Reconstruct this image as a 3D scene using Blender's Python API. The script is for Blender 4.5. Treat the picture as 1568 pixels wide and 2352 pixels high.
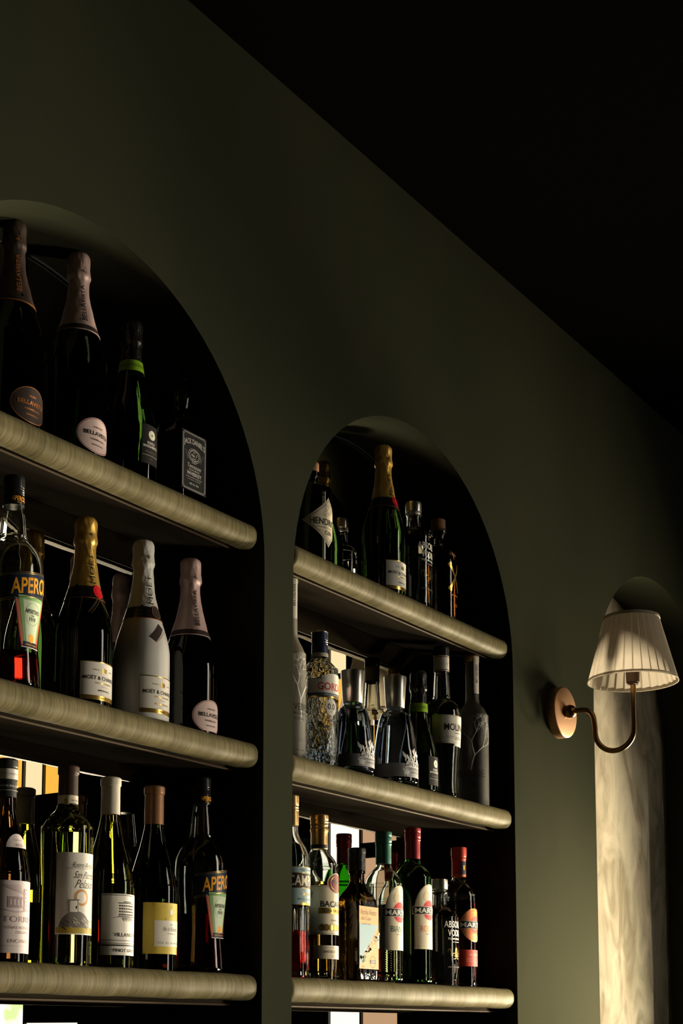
import bpy, bmesh, math, random
from math import sin, cos, pi, radians, sqrt, atan2
from mathutils import Vector, Matrix
random.seed(7)
for o in list(bpy.data.objects): bpy.data.objects.remove(o, do_unlink=True)
SC = bpy.context.scene
COL = SC.collection

# ------------------------------------------------------------------ camera, light, exposure
EYE = 1.45
S = 1.55                      # distance from the camera to the wall face
F_PX = 3490.7
cd = bpy.data.cameras.new('camera'); cam = bpy.data.objects.new('camera', cd); COL.objects.link(cam)
cam.location = (0, 0, EYE)
cam.rotation_euler = (radians(90 + 7.0458), 0, -radians(56.2394))
cd.sensor_fit = 'VERTICAL'; cd.sensor_height = 36.0
cd.lens = F_PX * 36.0 / 2352.0
cd.shift_y = 769.8 / 2352.0
cd.clip_start = 0.05
SC.camera = cam
w = bpy.data.worlds.new('world'); SC.world = w; w.use_nodes = True
w.node_tree.nodes['Background'].inputs[0].default_value = (0.55, 0.62, 0.75, 1)
w.node_tree.nodes['Background'].inputs[1].default_value = 0.01
SC.view_settings.view_transform = 'Standard'
SC.view_settings.look = 'None'
SC.view_settings.gamma = 1.0
SC.view_settings.use_curve_mapping = False
SC.view_settings.exposure = 0.0
SC.cycles.use_denoising = True
SC.cycles.max_bounces = 14
SC.cycles.transmission_bounces = 12
SC.cycles.glossy_bounces = 6
SC.cycles.diffuse_bounces = 3
SC.cycles.caustics_reflective = False
SC.cycles.caustics_refractive = False
SC.cycles.sample_clamp_indirect = 6.0

X_END = 4.84                  # inner face of the end wall with the windows
def area_light(name, loc, rot, sx, sy, power, color):
    l = bpy.data.lights.new(name, 'AREA'); l.shape = 'RECTANGLE'; l.size = sx; l.size_y = sy
    l.energy = power; l.color = color
    o = bpy.data.objects.new(name, l); o.location = loc; o.rotation_euler = rot; COL.objects.link(o)
    return o
# far lamp for low sunlit ground outside the end wall, seen through its windows
def aim(o, target):
    o.rotation_euler = (Vector(o.location)-Vector(target)).to_track_quat('Z', 'Y').to_euler()
DAY = area_light('daylight', (15.0, -13.8, -2.6), (0, 0, 0), 5.0, 7.0, 14000, (1.0, 0.86, 0.64)); aim(DAY, (3, 1.6, 1.9))
DAY2 = area_light('daylight_near', (6.4, 0.90, 1.0), (0, 0, 0), 0.7, 1.2, 700, (1.0, 0.84, 0.56)); aim(DAY2, (3.6, 1.5, 1.6))
SIDE_FILL = area_light('added_side_light', (6.3, -1.25, 1.05), (0, 0, 0), 0.6, 0.8, 82, (1.0, 0.86, 0.60)); aim(SIDE_FILL, (4.1, 1.6, 1.6)); SIDE_FILL.data.spread = radians(34)  # added lamp, narrow spread, brightens the cream niche and the pillar beside it

# ------------------------------------------------------------------ materials
def mat(name, col, rough=0.5, metal=0.0, trans=0.0, ior=1.5, spec=0.5, emit=None, es=0.0, coat=0.0, sheen=0.0):
    m = bpy.data.materials.new(name); m.use_nodes = True
    b = m.node_tree.nodes['Principled BSDF']
    b.inputs['Base Color'].default_value = (*col, 1)
    b.inputs['Roughness'].default_value = rough
    b.inputs['Metallic'].default_value = metal
    b.inputs['Transmission Weight'].default_value = trans
    b.inputs['IOR'].default_value = ior
    b.inputs['Specular IOR Level'].default_value = spec
    b.inputs['Coat Weight'].default_value = coat
    if emit:
        b.inputs['Emission Color'].default_value = (*emit, 1)
        b.inputs['Emission Strength'].default_value = es
    return m
def nd(m, t, **kw):
    n = m.node_tree.nodes.new(t)
    for k, v in kw.items():
        if k in n.inputs: n.inputs[k].default_value = v
        else: setattr(n, k, v)
    return n
def lk(m, a, b): m.node_tree.links.new(a, b)
def bsdf(m): return m.node_tree.nodes['Principled BSDF']
def add_noise_bump(m, scale=50, strength=0.2, dist=0.001, detail=4, stretch=(1, 1, 1), kind='ShaderNodeTexNoise'):
    tc = nd(m, 'ShaderNodeTexCoord'); mp = nd(m, 'ShaderNodeMapping'); mp.inputs['Scale'].default_value = stretch
    n = nd(m, kind); n.inputs['Scale'].default_value = scale
    if 'Detail' in n.inputs: n.inputs['Detail'].default_value = detail
    b = nd(m, 'ShaderNodeBump'); b.inputs['Strength'].default_value = strength; b.inputs['Distance'].default_value = dist
    lk(m, tc.outputs['Object'], mp.inputs['Vector']); lk(m, mp.outputs[0], n.inputs['Vector'])
    lk(m, n.outputs[0], b.inputs['Height']); lk(m, b.outputs[0], bsdf(m).inputs['Normal'])
    return n
def add_color_noise(m, c1, c2, scale=3, detail=6, stretch=(1, 1, 1), lo=0.35, hi=0.65, distort=0.0):
    tc = nd(m, 'ShaderNodeTexCoord'); mp = nd(m, 'ShaderNodeMapping'); mp.inputs['Scale'].default_value = stretch
    n = nd(m, 'ShaderNodeTexNoise'); n.inputs['Scale'].default_value = scale; n.inputs['Detail'].default_value = detail
    n.inputs['Distortion'].default_value = distort
    r = nd(m, 'ShaderNodeValToRGB'); r.color_ramp.elements[0].position = lo; r.color_ramp.elements[1].position = hi
    r.color_ramp.elements[0].color = (*c1, 1); r.color_ramp.elements[1].color = (*c2, 1)
    lk(m, tc.outputs['Object'], mp.inputs['Vector']); lk(m, mp.outputs[0], n.inputs['Vector'])
    lk(m, n.outputs[0], r.inputs[0]); lk(m, r.outputs[0], bsdf(m).inputs['Base Color'])
    return r

M = {}
M['wall'] = mat('green_limewash', (0.05, 0.052, 0.031), 0.9, spec=0.0)
add_color_noise(M['wall'], (0.026, 0.029, 0.0195), (0.035, 0.036, 0.023), 2.2, 7, (1, 1, 0.5))
add_noise_bump(M['wall'], 9, 0.12, 0.006, 6, (1, 1, 0.6))
M['cream'] = mat('cream_marmorino', (0.62, 0.56, 0.42), 0.6, spec=0.0)
add_color_noise(M['cream'], (0.33, 0.285, 0.20), (0.60, 0.54, 0.41), 8, 10, (1.5, 1, 0.75), 0.34, 0.62, 1.2)
add_noise_bump(M['cream'], 14, 0.15, 0.004, 8, (1.6, 1, 0.5))
M['room'] = mat('dark_room_paint', (0.01, 0.011, 0.008), 0.8, spec=0.1)
M['ceiling'] = mat('black_ceiling', (0.0015, 0.0015, 0.0013), 1.0, spec=0.0)
M['floor'] = mat('dark_floor', (0.03, 0.024, 0.018), 0.6)
M['nose'] = mat('aged_bronze_paint', (0.42, 0.38, 0.24), 0.5, metal=0.0, spec=0.05)
r_ = add_color_noise(M['nose'], (0.105, 0.09, 0.047), (0.205, 0.175, 0.098), 240, 9, (1.0, 0.07, 0.07), 0.28, 0.66)
nz_ = nd(M['nose'], 'ShaderNodeTexNoise'); nz_.inputs['Scale'].default_value = 16; nz_.inputs['Detail'].default_value = 6
mxn = nd(M['nose'], 'ShaderNodeMixRGB'); mxn.blend_type = 'MULTIPLY'; mxn.inputs[0].default_value = 0.55
tcn = nd(M['nose'], 'ShaderNodeTexCoord'); rpn = nd(M['nose'], 'ShaderNodeValToRGB'); rpn.color_ramp.elements[0].color = (0.55, 0.58, 0.45, 1); rpn.color_ramp.elements[0].position = 0.35; rpn.color_ramp.elements[1].position = 0.6
lk(M['nose'], tcn.outputs['Object'], nz_.inputs['Vector']); lk(M['nose'], nz_.outputs[0], rpn.inputs[0]); lk(M['nose'], r_.outputs[0], mxn.inputs[1]); lk(M['nose'], rpn.outputs[0], mxn.inputs[2]); lk(M['nose'], mxn.outputs[0], bsdf(M['nose']).inputs['Base Color'])
add_noise_bump(M['nose'], 600, 0.35, 0.0005, 5, (1.0, 0.08, 0.08))
M['board'] = mat('dark_stained_board', (0.055, 0.046, 0.034), 0.6, spec=0.0)
add_color_noise(M['board'], (0.016, 0.013, 0.010), (0.036, 0.030, 0.022), 12, 8, (0.25, 1, 1))
add_noise_bump(M['board'], 80, 0.2, 0.0008, 6, (0.3, 1, 1))
M['strip'] = mat('glossy_black_strip', (0.008, 0.008, 0.008), 0.4, spec=0.3)
M['lip'] = mat('brown_lip', (0.06, 0.04, 0.022), 0.6, spec=0.1)
M['mirror'] = mat('smoked_mirror', (0.62, 0.60, 0.55), 0.0, metal=1.0)
M['bead'] = mat('grey_mirror_bead', (0.04, 0.05, 0.048), 0.7, spec=0.1)
M['frame'] = mat('black_window_frame', (0.012, 0.012, 0.012), 0.5)
def pane_mat(name, c, s, c2=None):
    m = mat(name, (0.02, 0.02, 0.02), 0.4, emit=c, es=s)
    if c2:
        tc = nd(m, 'ShaderNodeTexCoord'); n = nd(m, 'ShaderNodeTexNoise'); n.inputs['Scale'].default_value = 9
        r = nd(m, 'ShaderNodeValToRGB'); r.color_ramp.elements[0].position = 0.42; r.color_ramp.elements[1].position = 0.58
        r.color_ramp.elements[0].color = (*c, 1); r.color_ramp.elements[1].color = (*c2, 1)
        lk(m, tc.outputs['Object'], n.inputs['Vector']); lk(m, n.outputs[0], r.inputs[0])
        lk(m, r.outputs[0], bsdf(m).inputs['Emission Color'])
    return m
M['pane_yellow'] = pane_mat('pane_yellow', (1.0, 0.50, 0.07), 1.7)
M['pane_cream'] = pane_mat('pane_cream', (1.0, 0.78, 0.46), 1.7)
M['pane_white'] = pane_mat('pane_white', (1.0, 0.95, 0.86), 2.0)
M['pane_tan'] = pane_mat('pane_tan', (1.0, 0.62, 0.36), 0.85)
M['pane_garden'] = pane_mat('pane_garden', (1.0, 0.98, 0.85), 3.0, (0.45, 0.55, 0.25))
M['pane_added_glow'] = pane_mat('pane_added_glow', (1.0, 0.93, 0.78), 7.0)  # glow for the added window, bright enough to show in the glass
M['pane_day'] = pane_mat('pane_day', (1.0, 0.9, 0.7), 2.0)
mc = bpy.data.materials.new('window_glass'); mc.use_nodes = True; M['pane_clear'] = mc
n_ = mc.node_tree; n_.nodes.clear(); o1 = n_.nodes.new('ShaderNodeOutputMaterial'); mx_ = n_.nodes.new('ShaderNodeMixShader'); t1_ = n_.nodes.new('ShaderNodeBsdfTransparent'); g1_ = n_.nodes.new('ShaderNodeBsdfGlossy'); fr_ = n_.nodes.new('ShaderNodeFresnel')
g1_.inputs['Roughness'].default_value = 0.0; fr_.inputs[0].default_value = 1.3
n_.links.new(fr_.outputs[0], mx_.inputs[0]); n_.links.new(t1_.outputs[0], mx_.inputs[1]); n_.links.new(g1_.outputs[0], mx_.inputs[2]); n_.links.new(mx_.outputs[0], o1.inputs[0])
# glass
def glass(name, col, rough=0.0, ior=1.45): return mat(name, col, rough, trans=1.0, ior=ior)
M['glass_clear'] = glass('clear_glass', (0.93, 0.96, 0.92))
M['glass_smoke'] = glass('blue_tinted_glass', (0.55, 0.62, 0.75))
M['glass_dark'] = glass('dark_green_glass', (0.022, 0.05, 0.008))
M['glass_black'] = glass('near_black_glass', (0.006, 0.007, 0.004))
M['glass_olive'] = glass('olive_wine_glass', (0.33, 0.30, 0.02))
M['glass_straw'] = glass('straw_wine_glass', (0.62, 0.60, 0.18))
M['glass_rose'] = glass('dark_rose_wine_glass', (0.22, 0.09, 0.07))
M['glass_green'] = glass('bright_green_glass', (0.10, 0.42, 0.03))
M['glass_amber'] = glass('amber_brown_glass', (0.12, 0.06, 0.006))
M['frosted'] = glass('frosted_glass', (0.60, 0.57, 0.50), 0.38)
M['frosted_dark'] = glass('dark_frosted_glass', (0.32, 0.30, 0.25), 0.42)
M['glass_relief'] = glass('relief_glass', (0.93, 0.96, 0.92))
add_noise_bump(M['glass_relief'], 42, 1.0, 0.006, 3, (1, 1, 0.5))
M['glass_amber_relief'] = glass('amber_relief_glass', (0.05, 0.024, 0.002))
add_noise_bump(M['glass_amber_relief'], 120, 0.5, 0.0015, 3)
M['red_liquid'] = glass('red_liquid', (0.75, 0.02, 0.01), 0, 1.34)
M['amber_liquid'] = glass('amber_liquid', (0.95, 0.55, 0.12), 0, 1.34)
M['straw_liquid'] = glass('straw_liquid', (0.95, 0.9, 0.45), 0, 1.34)
M['clear_liquid'] = glass('clear_liquid', (0.93, 0.95, 0.95), 0, 1.34)
M['brown_liquid'] = glass('brown_liquid', (0.16, 0.05, 0.01), 0, 1.34)
M['darkred_liquid'] = glass('dark_red_liquid', (0.25, 0.012, 0.008), 0, 1.34)
def foil(name, col, rough=0.3, metal=0.9, bs=160, st=0.5):
    m = mat(name, col, rough, metal=metal); add_noise_bump(m, bs, st, 0.0015, 4); return m
M['gold_foil'] = foil('gold_foil', (0.85, 0.52, 0.11), 0.3, 0.6)
M['pink_foil'] = foil('pink_foil', (0.62, 0.43, 0.40), 0.45, 0.25, 90)
M['white_foil'] = foil('white_foil', (0.66, 0.65, 0.60), 0.45, 0.1, 300)
M['brown_foil'] = foil('dark_brown_foil', (0.055, 0.035, 0.028), 0.45, 0.3, 90)
M['black_foil'] = foil('black_foil', (0.02, 0.02, 0.018), 0.22, 0.3, 120, 0.8)
def P(name, col, rough=0.5, metal=0.0, spec=0.25): M[name] = mat(name, col, rough, metal, spec=spec); return M[name]
P('white_paint', (0.66, 0.65, 0.62), 0.3)
P('paper', (0.80, 0.77, 0.70)); P('cream_paper', (0.72, 0.64, 0.48)); P('pink_paper', (0.66, 0.50, 0.48))
P('mauve_paper', (0.66, 0.58, 0.58)); P('ink', (0.02, 0.018, 0.016)); P('grey_ink', (0.20, 0.18, 0.16))
P('mauve_ink', (0.40, 0.29, 0.33)); P('gold', (0.85, 0.55, 0.14), 0.25, 0.9); P('copper_print', (0.75, 0.28, 0.09), 0.35, 0.6)
P('black_plastic', (0.012, 0.012, 0.013), 0.25); P('black_label', (0.016, 0.014, 0.013), 0.5); P('brown_label', (0.045, 0.03, 0.026), 0.5)
P('silver', (0.72, 0.69, 0.63), 0.28, 1.0); P('red_seal', (0.80, 0.02, 0.03), 0.35); P('lime', (0.30, 0.55, 0.02), 0.5)
P('navy', (0.012, 0.022, 0.05), 0.35); P('orange_ink', (0.95, 0.42, 0.03), 0.35); P('green_label', (0.22, 0.42, 0.16))
P('pale_green', (0.55, 0.66, 0.48)); P('red_label', (0.55, 0.05, 0.03), 0.4); P('white_ink', (0.82, 0.80, 0.74), 0.4)
P('blue_grey', (0.30, 0.42, 0.46)); P('yellow_paper', (0.72, 0.56, 0.10)); P('ochre_ink', (0.50, 0.36, 0.05)); P('orange_paper', (0.62, 0.30, 0.09))
P('sea_blue', (0.20, 0.34, 0.42)); P('dark_green_cap', (0.03, 0.12, 0.085), 0.35, 0.4); P('red_cap', (0.30, 0.03, 0.035), 0.32, 0.45)
P('bright_red_cap', (0.50, 0.06, 0.035), 0.35, 0.3); P('gold_cap', (0.55, 0.36, 0.15), 0.28, 0.85); P('blue_cap', (0.02, 0.03, 0.065), 0.3)
P('cork', (0.35, 0.18, 0.09), 0.6); P('cream_capsule', (0.70, 0.66, 0.54), 0.4); P('brown_capsule', (0.055, 0.032, 0.022), 0.4)
P('tan_capsule', (0.30, 0.15, 0.075), 0.4, 0.2); P('dark_capsule', (0.03, 0.03, 0.028), 0.4); P('frost_print', (0.36, 0.36, 0.38), 0.6)
P('light_frost_print', (0.82, 0.81, 0.80), 0.5); P('green_print', (0.10, 0.16, 0.03)); P('petal', (0.85, 0.86, 0.74)); P('maroon', (0.20, 0.02, 0.03), 0.4)
P('band_blue', (0.10, 0.13, 0.20), 0.35); P('red_ink', (0.70, 0.02, 0.03), 0.35); P('copper_ink', (0.72, 0.22, 0.08), 0.35, 0.3)
P('brass_face', (0.62, 0.36, 0.20), 0.42, 0.9); P('brass_dark', (0.16, 0.09, 0.035), 0.3, 1.0); P('socket_brown', (0.07, 0.035, 0.02), 0.5)

# ------------------------------------------------------------------ helpers
def link(name, bm, mats, parent=None, smooth=None):
    me = bpy.data.meshes.new(name); bm.to_mesh(me); bm.free()
    if not isinstance(mats, (list, tuple)): mats = [mats]
    for m in mats: me.materials.append(m)
    if smooth is not None:
        for p in me.polygons: p.use_smooth = True
        me.set_sharp_from_angle(angle=radians(smooth))
    o = bpy.data.objects.new(name, me); COL.objects.link(o)
    if parent: o.parent = parent
    return o
def tag(o, label=None, cat=None, group=None, kind=None):
    if label: o['label'] = label
    if cat: o['category'] = cat
    if group: o['group'] = group
    if kind: o['kind'] = kind
    return o
def thing(name, label, cat, loc, group=None, rotz=0):
    o = bpy.data.objects.new(name, None); COL.objects.link(o); o.location = loc; o.rotation_euler = (0, 0, rotz)
    o.empty_display_size = 0.05
    return tag(o, label, cat, group)
def box(bm, x0, x1, y0, y1, z0, z1, mi=0):
    v = [bm.verts.new(c) for c in ((x0,y0,z0),(x1,y0,z0),(x1,y1,z0),(x0,y1,z0),(x0,y0,z1),(x1,y0,z1),(x1,y1,z1),(x0,y1,z1))]
    for f in ((3,2,1,0),(4,5,6,7),(0,1,5,4),(1,2,6,5),(2,3,7,6),(3,0,4,7)):
        bm.faces.new([v[i] for i in f]).material_index = mi
def interp(prof, n=5):
    """profile points (r,z) or (r,z,'s'); Catmull-Rom between sharp points"""
    pts = [(p[0], p[1]) for p in prof]; sh = [len(p) > 2 or i in (0, len(prof)-1) for i, p in enumerate(prof)]
    out = []
    for i in range(len(pts)-1):
        p1, p2 = pts[i], pts[i+1]
        p0 = pts[i-1] if not sh[i] else p1; p3 = pts[i+2] if not sh[i+1] else p2
        d = math.hypot(p2[0]-p1[0], p2[1]-p1[1]); k = n if d > 0.004 and not (sh[i] and sh[i+1]) else (2 if d > .0012 and not (sh[i] and sh[i+1]) else 1)
        for j in range(k):
            t = j / k
            out.append(tuple(0.5*((2*b)+(-a+c)*t+(2*a-5*b+4*c-d_)*t*t+(-a+3*b-3*c+d_)*t**3) for a, b, c, d_ in zip(p0, p1, p2, p3)))
    out.append(pts[-1]); return out
def lathe(bm, rz, seg=48, flip=False, mi=0, flute=None):
    rings = []
    for r, z in rz:
        if r < 1e-5: rings.append([bm.verts.new((0, 0, z))])
        else:
            ring = []
            for k in range(seg):
                a = 2*pi*k/seg; rr = r if not flute else flute(r, z, a)
                ring.append(bm.verts.new((rr*cos(a), rr*sin(a), z)))
            rings.append(ring)
    for a, b in zip(rings, rings[1:]):
        if len(a) == 1 and len(b) == 1: continue
        for k in range(seg):
            k2 = (k+1) % seg
            if len(a) == 1: f = [a[0], b[k2], b[k]]
            elif len(b) == 1: f = [a[k], a[k2], b[0]]
            else: f = [a[k], a[k2], b[k2], b[k]]
            if flip: f.reverse()
            try: bm.faces.new(f).material_index = mi
            except ValueError: pass
def prof_r(rz, z):
    for (r0, z0), (r1, z1) in zip(rz, rz[1:]):
        if z0 <= z <= z1 and z1 > z0: return r0 + (r1-r0)*(z-z0)/(z1-z0)
    return rz[-1][0] if z > rz[-1][1] else rz[0][0]
def tube(bm, pts, r, seg=12, mi=0, closed=False):
    pts = [Vector(p) for p in pts]; n = len(pts); rings = []
    up = None
    for i in range(n):
        t = (pts[(i+1) % n]-pts[i-1]) if closed or 0 < i < n-1 else (pts[min(i+1, n-1)]-pts[max(i-1, 0)])
        t.normalize()
        if up is None: up = t.orthogonal().normalized()
        up = (up - t*up.dot(t)).normalized(); s = t.cross(up)
        rings.append([bm.verts.new(pts[i] + (up*cos(2*pi*k/seg)+s*sin(2*pi*k/seg))*r) for k in range(seg)])
    rr = list(zip(rings, rings[1:])) + ([(rings[-1], rings[0])] if closed else [])
    for a, b in rr:
        for k in range(seg):
            bm.faces.new([a[k], a[(k+1) % seg], b[(k+1) % seg], b[k]]).material_index = mi
    if not closed:
        bm.faces.new(list(reversed(rings[0]))).material_index = mi; bm.faces.new(rings[-1]).material_index = mi
def smooth_path(pts, n=8):
    out = []
    pts = [Vector(p) for p in pts]
    for i in range(len(pts)-1):
        p0 = pts[max(i-1, 0)]; p1 = pts[i]; p2 = pts[i+1]; p3 = pts[min(i+2, len(pts)-1)]
        for j in range(n):
            t = j/n
            out.append(0.5*((2*p1)+(-p0+p2)*t+(2*p0-5*p1+4*p2-p3)*t*t+(-p0+3*p1-3*p2+p3)*t**3))
    out.append(pts[-1]); return out

TXT = {}
def text_mesh(s, bold):
    k = (s, bold)
    if k in TXT: return TXT[k]
    c = bpy.data.curves.new('t', 'FONT'); c.body = s; c.size = 1.0; c.offset = bold; c.resolution_u = 3
    o = bpy.data.objects.new('t', c); COL.objects.link(o)
    dg = bpy.context.evaluated_depsgraph_get(); me = bpy.data.meshes.new_from_object(o.evaluated_get(dg))
    vs = [(v.co.x, v.co.y) for v in me.vertices]; fs = [tuple(p.vertices) for p in me.polygons]
    bpy.data.objects.remove(o); bpy.data.curves.remove(c); bpy.data.meshes.remove(me)
    TXT[k] = (vs, fs); return TXT[k]

class Sticker:
    """flat artwork laid onto a bottle: every piece is mapped by surf(u, v, off)"""
    def __init__(self, surf):
        self.bm = bmesh.new(); self.mats = []; self.surf = surf
    def mi(self, name):
        if name not in self.mats: self.mats.append(name)
        return self.mats.index(name)
    def off(self, layer): return 0.00025 + 0.00018*layer
    def patch(self, v0, v1, uL, uR, m, layer=0, slope=0.0, nu=18, nv=None, edge=False):
        fL = uL if callable(uL) else (lambda t: uL); fR = uR if callable(uR) else (lambda t: uR)
        curved = callable(uL) or callable(uR)
        nv = nv or (22 if curved else 3); mi = self.mi(m); rows = []
        for j in range(nv+1):
            t = j/nv
            if curved: t = 0.5-0.5*cos(pi*t)
            v = v0+(v1-v0)*t; a, b = fL(t), fR(t)
            rows.append([self.bm.verts.new(self.surf(a+(b-a)*i/nu, v+slope*(a+(b-a)*i/nu), self.off(layer))) for i in range(nu+1)])
        for j in range(nv):
            for i in range(nu):
                try: self.bm.faces.new([rows[j][i], rows[j][i+1], rows[j+1][i+1], rows[j+1][i]]).material_index = mi
                except ValueError: pass
    def ellipse(self, u, v, a, b, m, layer=0, **k):
        h = lambda t: a*sqrt(max(0, 1-(2*t-1)**2))
        self.patch(v-b, v+b, lambda t: u-h(t), lambda t: u+h(t), m, layer, **k)
    def text(self, s, u, v, w, h, m='ink', layer=2, bold=0.0, rot=0, slope=0.0, arc=0.0, shear=0.0, grow=0.0):
        vs, fs = text_mesh(s, bold)
        if not vs: return
        x0 = min(p[0] for p in vs); x1 = max(p[0] for p in vs); y0 = min(p[1] for p in vs); y1 = max(p[1] for p in vs)
        tb = bmesh.new(); vv = []
        for x, y in vs:
            X = (x-(x0+x1)/2)/(x1-x0)*w; Y = (y-(y0+y1)/2)/(y1-y0)*h
            vv.append(tb.verts.new((X, Y, 0)))
        for f in fs:
            try: tb.faces.new([vv[i] for i in f])
            except ValueError: pass
        if h > 0.006 or w/max(1, len(s)) > 0.006:
            k = 'y' if rot else 'x'; L_ = h if rot else w; n = int(L_/0.003)
            for i in range(1, n):
                c = -L_/2+L_*i/n
                g = tb.verts[:]+tb.edges[:]+tb.faces[:]
                bmesh.ops.bisect_plane(tb, geom=g, plane_co=((c, 0, 0) if k == 'x' else (0, c, 0)), plane_no=((1, 0, 0) if k == 'x' else (0, 1, 0)))
        mi = self.mi(m); mp = {}
        for q in tb.verts:
            X, Y = q.co.x, q.co.y
            Y *= 1+grow*X/w
            X += shear*Y; Y -= arc*X*X
            if rot: X, Y = -Y, X
            mp[q] = self.bm.verts.new(self.surf(u+X, v+Y+slope*X, self.off(layer)))
        for f in tb.faces:
            g = [mp[q] for q in f.verts]
            try: self.bm.faces.new(g).material_index = mi
            except ValueError: pass
        tb.free()
    def line(self, pts, wd, m, layer=2, closed=False):
        mi = self.mi(m); n = len(pts); P_ = []
        dense = []
        rng = range(n if closed else n-1)
        for i in rng:
            a, b = pts[i], pts[(i+1) % n]; L_ = math.hypot(b[0]-a[0], b[1]-a[1]); k = max(1, int(L_/0.004))
            for j in range(k): dense.append((a[0]+(b[0]-a[0])*j/k, a[1]+(b[1]-a[1])*j/k))
        if not closed: dense.append(pts[-1])
        N = len(dense)
        for i in range(N):
            a = dense[i-1] if (closed or i) else dense[i]; b = dense[(i+1) % N] if (closed or i < N-1) else dense[i]
            dx, dy = b[0]-a[0], b[1]-a[1]; L_ = math.hypot(dx, dy) or 1
            nx, ny = -dy/L_, dx/L_; ww = wd(i/max(1, N-1)) if callable(wd) else wd
            p = dense[i]
            K = max(1, int(ww/0.003)) if not callable(wd) else 2
            P_.append([self.bm.verts.new(self.surf(p[0]+nx*ww*(0.5-q/K), p[1]+ny*ww*(0.5-q/K), self.off(layer))) for q in range(K+1)])
        for i in range(N if closed else N-1):
            a, b = P_[i], P_[(i+1) % N]
            for q in range(len(a)-1):
                try: self.bm.faces.new([a[q], a[q+1], b[q+1], b[q]]).material_index = mi
                except (ValueError, IndexError): pass
    def ring(self, u, v, a, b, wd, m, layer=2, n=36):
        self.line([(u+a*cos(2*pi*i/n), v+b*sin(2*pi*i/n)) for i in range(n)], wd, m, layer, True)
    def rows(self, u, v, w, n, dv, m='grey_ink', wd=0.0004, layer=2):
        for i in range(n):
            k = w*(0.8+0.2*random.random())
            self.line([(u-k/2, v-i*dv), (u+k/2, v-i*dv)], wd, m, layer)
    def done(self, name, parent):
        return link(name, self.bm, [M[k] for k in self.mats], parent, smooth=30)
def round_surf(rz):
    def f(u, v, off):
        r = prof_r(rz, v); R0 = f.rref or r
        b = u/R0 + f.rot
        return ((r+off)*sin(b), -(r+off)*cos(b), v)
    f.rref = None; f.rot = 0.0
    return f
def flat_surf(d):
    return lambda u, v, off: (u, -(d/2)-off, v)

# ------------------------------------------------------------------ the setting
APEX_R = 0.276*S; SPR = EYE + 0.529*S
BAYS = [1.0633*S, 1.671*S, 2.505*S]
YW, YB = S, 1.10*S
WALL_TOP = EYE + 1.131*S
SHELF_Z = [0.8894, 0.5009, 0.1021]
def arch_pts(cx, r, zb, n=40):
    p = [(cx-r, zb), (cx+r, zb)]
    p += [(cx+r*cos(pi*i/n), SPR+r*sin(pi*i/n)) for i in range(n+1)]
    return p
def curve_slab(name, outlines, y0, y1, m, kind=None):
    c = bpy.data.curves.new(name, 'CURVE'); c.dimensions = '2D'; c.fill_mode = 'BOTH'; c.extrude = (y1-y0)/2
    for o_ in outlines:
        s = c.splines.new('POLY'); s.points.add(len(o_)-1)
        for i, (x, z) in enumerate(o_): s.points[i].co = (x, z, 0, 1)
        s.use_cyclic_u = True
    o = bpy.data.objects.new('tmp', c); COL.objects.link(o)
    me = bpy.data.meshes.new_from_object(o.evaluated_get(bpy.context.evaluated_depsgraph_get()))
    bpy.data.objects.remove(o); bpy.data.curves.remove(c)
    me.transform(Matrix.Translation((0, (y0+y1)/2, 0)) @ Matrix.Rotation(pi/2, 4, 'X'))
    me.materials.clear(); me.materials.append(m); me.name = name
    bm = bmesh.new(); bm.from_mesh(me); bmesh.ops.recalc_face_normals(bm, faces=bm.faces); bm.to_mesh(me); bm.free()
    for p in me.polygons: p.use_smooth = True; p.material_index = 0
    me.set_sharp_from_angle(angle=radians(25))
    ob = bpy.data.objects.new(name, me); COL.objects.link(ob)
    if kind: ob['kind'] = kind
    return ob
X0 = -2.5; NB = 0.95
front = [(X0, 0), (X_END, 0), (X_END, WALL_TOP), (X0, WALL_TOP)]
curve_slab('wall_back', [front]+[arch_pts(c, APEX_R, NB) for c in BAYS], YW, YB, M['wall'], 'structure')
bm = bmesh.new(); box(bm, X0, X_END, YB+0.008, YB+0.2, 0, WALL_TOP); link('wall_behind', bm, M['wall'])['kind'] = 'structure'
for n_, cx in (('wall_niche', BAYS[2]),):
    curve_slab('wall_niche', [arch_pts(cx, APEX_R+0.004, NB-0.004)], YB+0.0005, YB+0.0078, M['cream'], 'structure')
bm = bmesh.new(); box(bm, X0, X_END, -4, YB+0.2, -0.05, 0); link('floor', bm, M['floor'])['kind'] = 'structure'
HIGH = 4.6     # the room beyond the low soffit over the bar is taller
bm = bmesh.new(); box(bm, X0, X_END, 0.25, YB+0.2, WALL_TOP, WALL_TOP+0.1); box(bm, X0, X_END, 0.25, 0.35, WALL_TOP+0.1, HIGH); box(bm, X0, X_END, -4, 0.35, HIGH, HIGH+0.1)
link('ceiling', bm, M['ceiling'])['kind'] = 'structure'
bm = bmesh.new(); box(bm, X0, X_END, -4.1, -4, 0, HIGH); link('wall_front', bm, M['room'])['kind'] = 'structure'
bm = bmesh.new(); box(bm, X0-0.1, X0, -4.1, YB+0.2, 0, HIGH); link('wall_left', bm, M['room'])['kind'] = 'structure'

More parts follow.
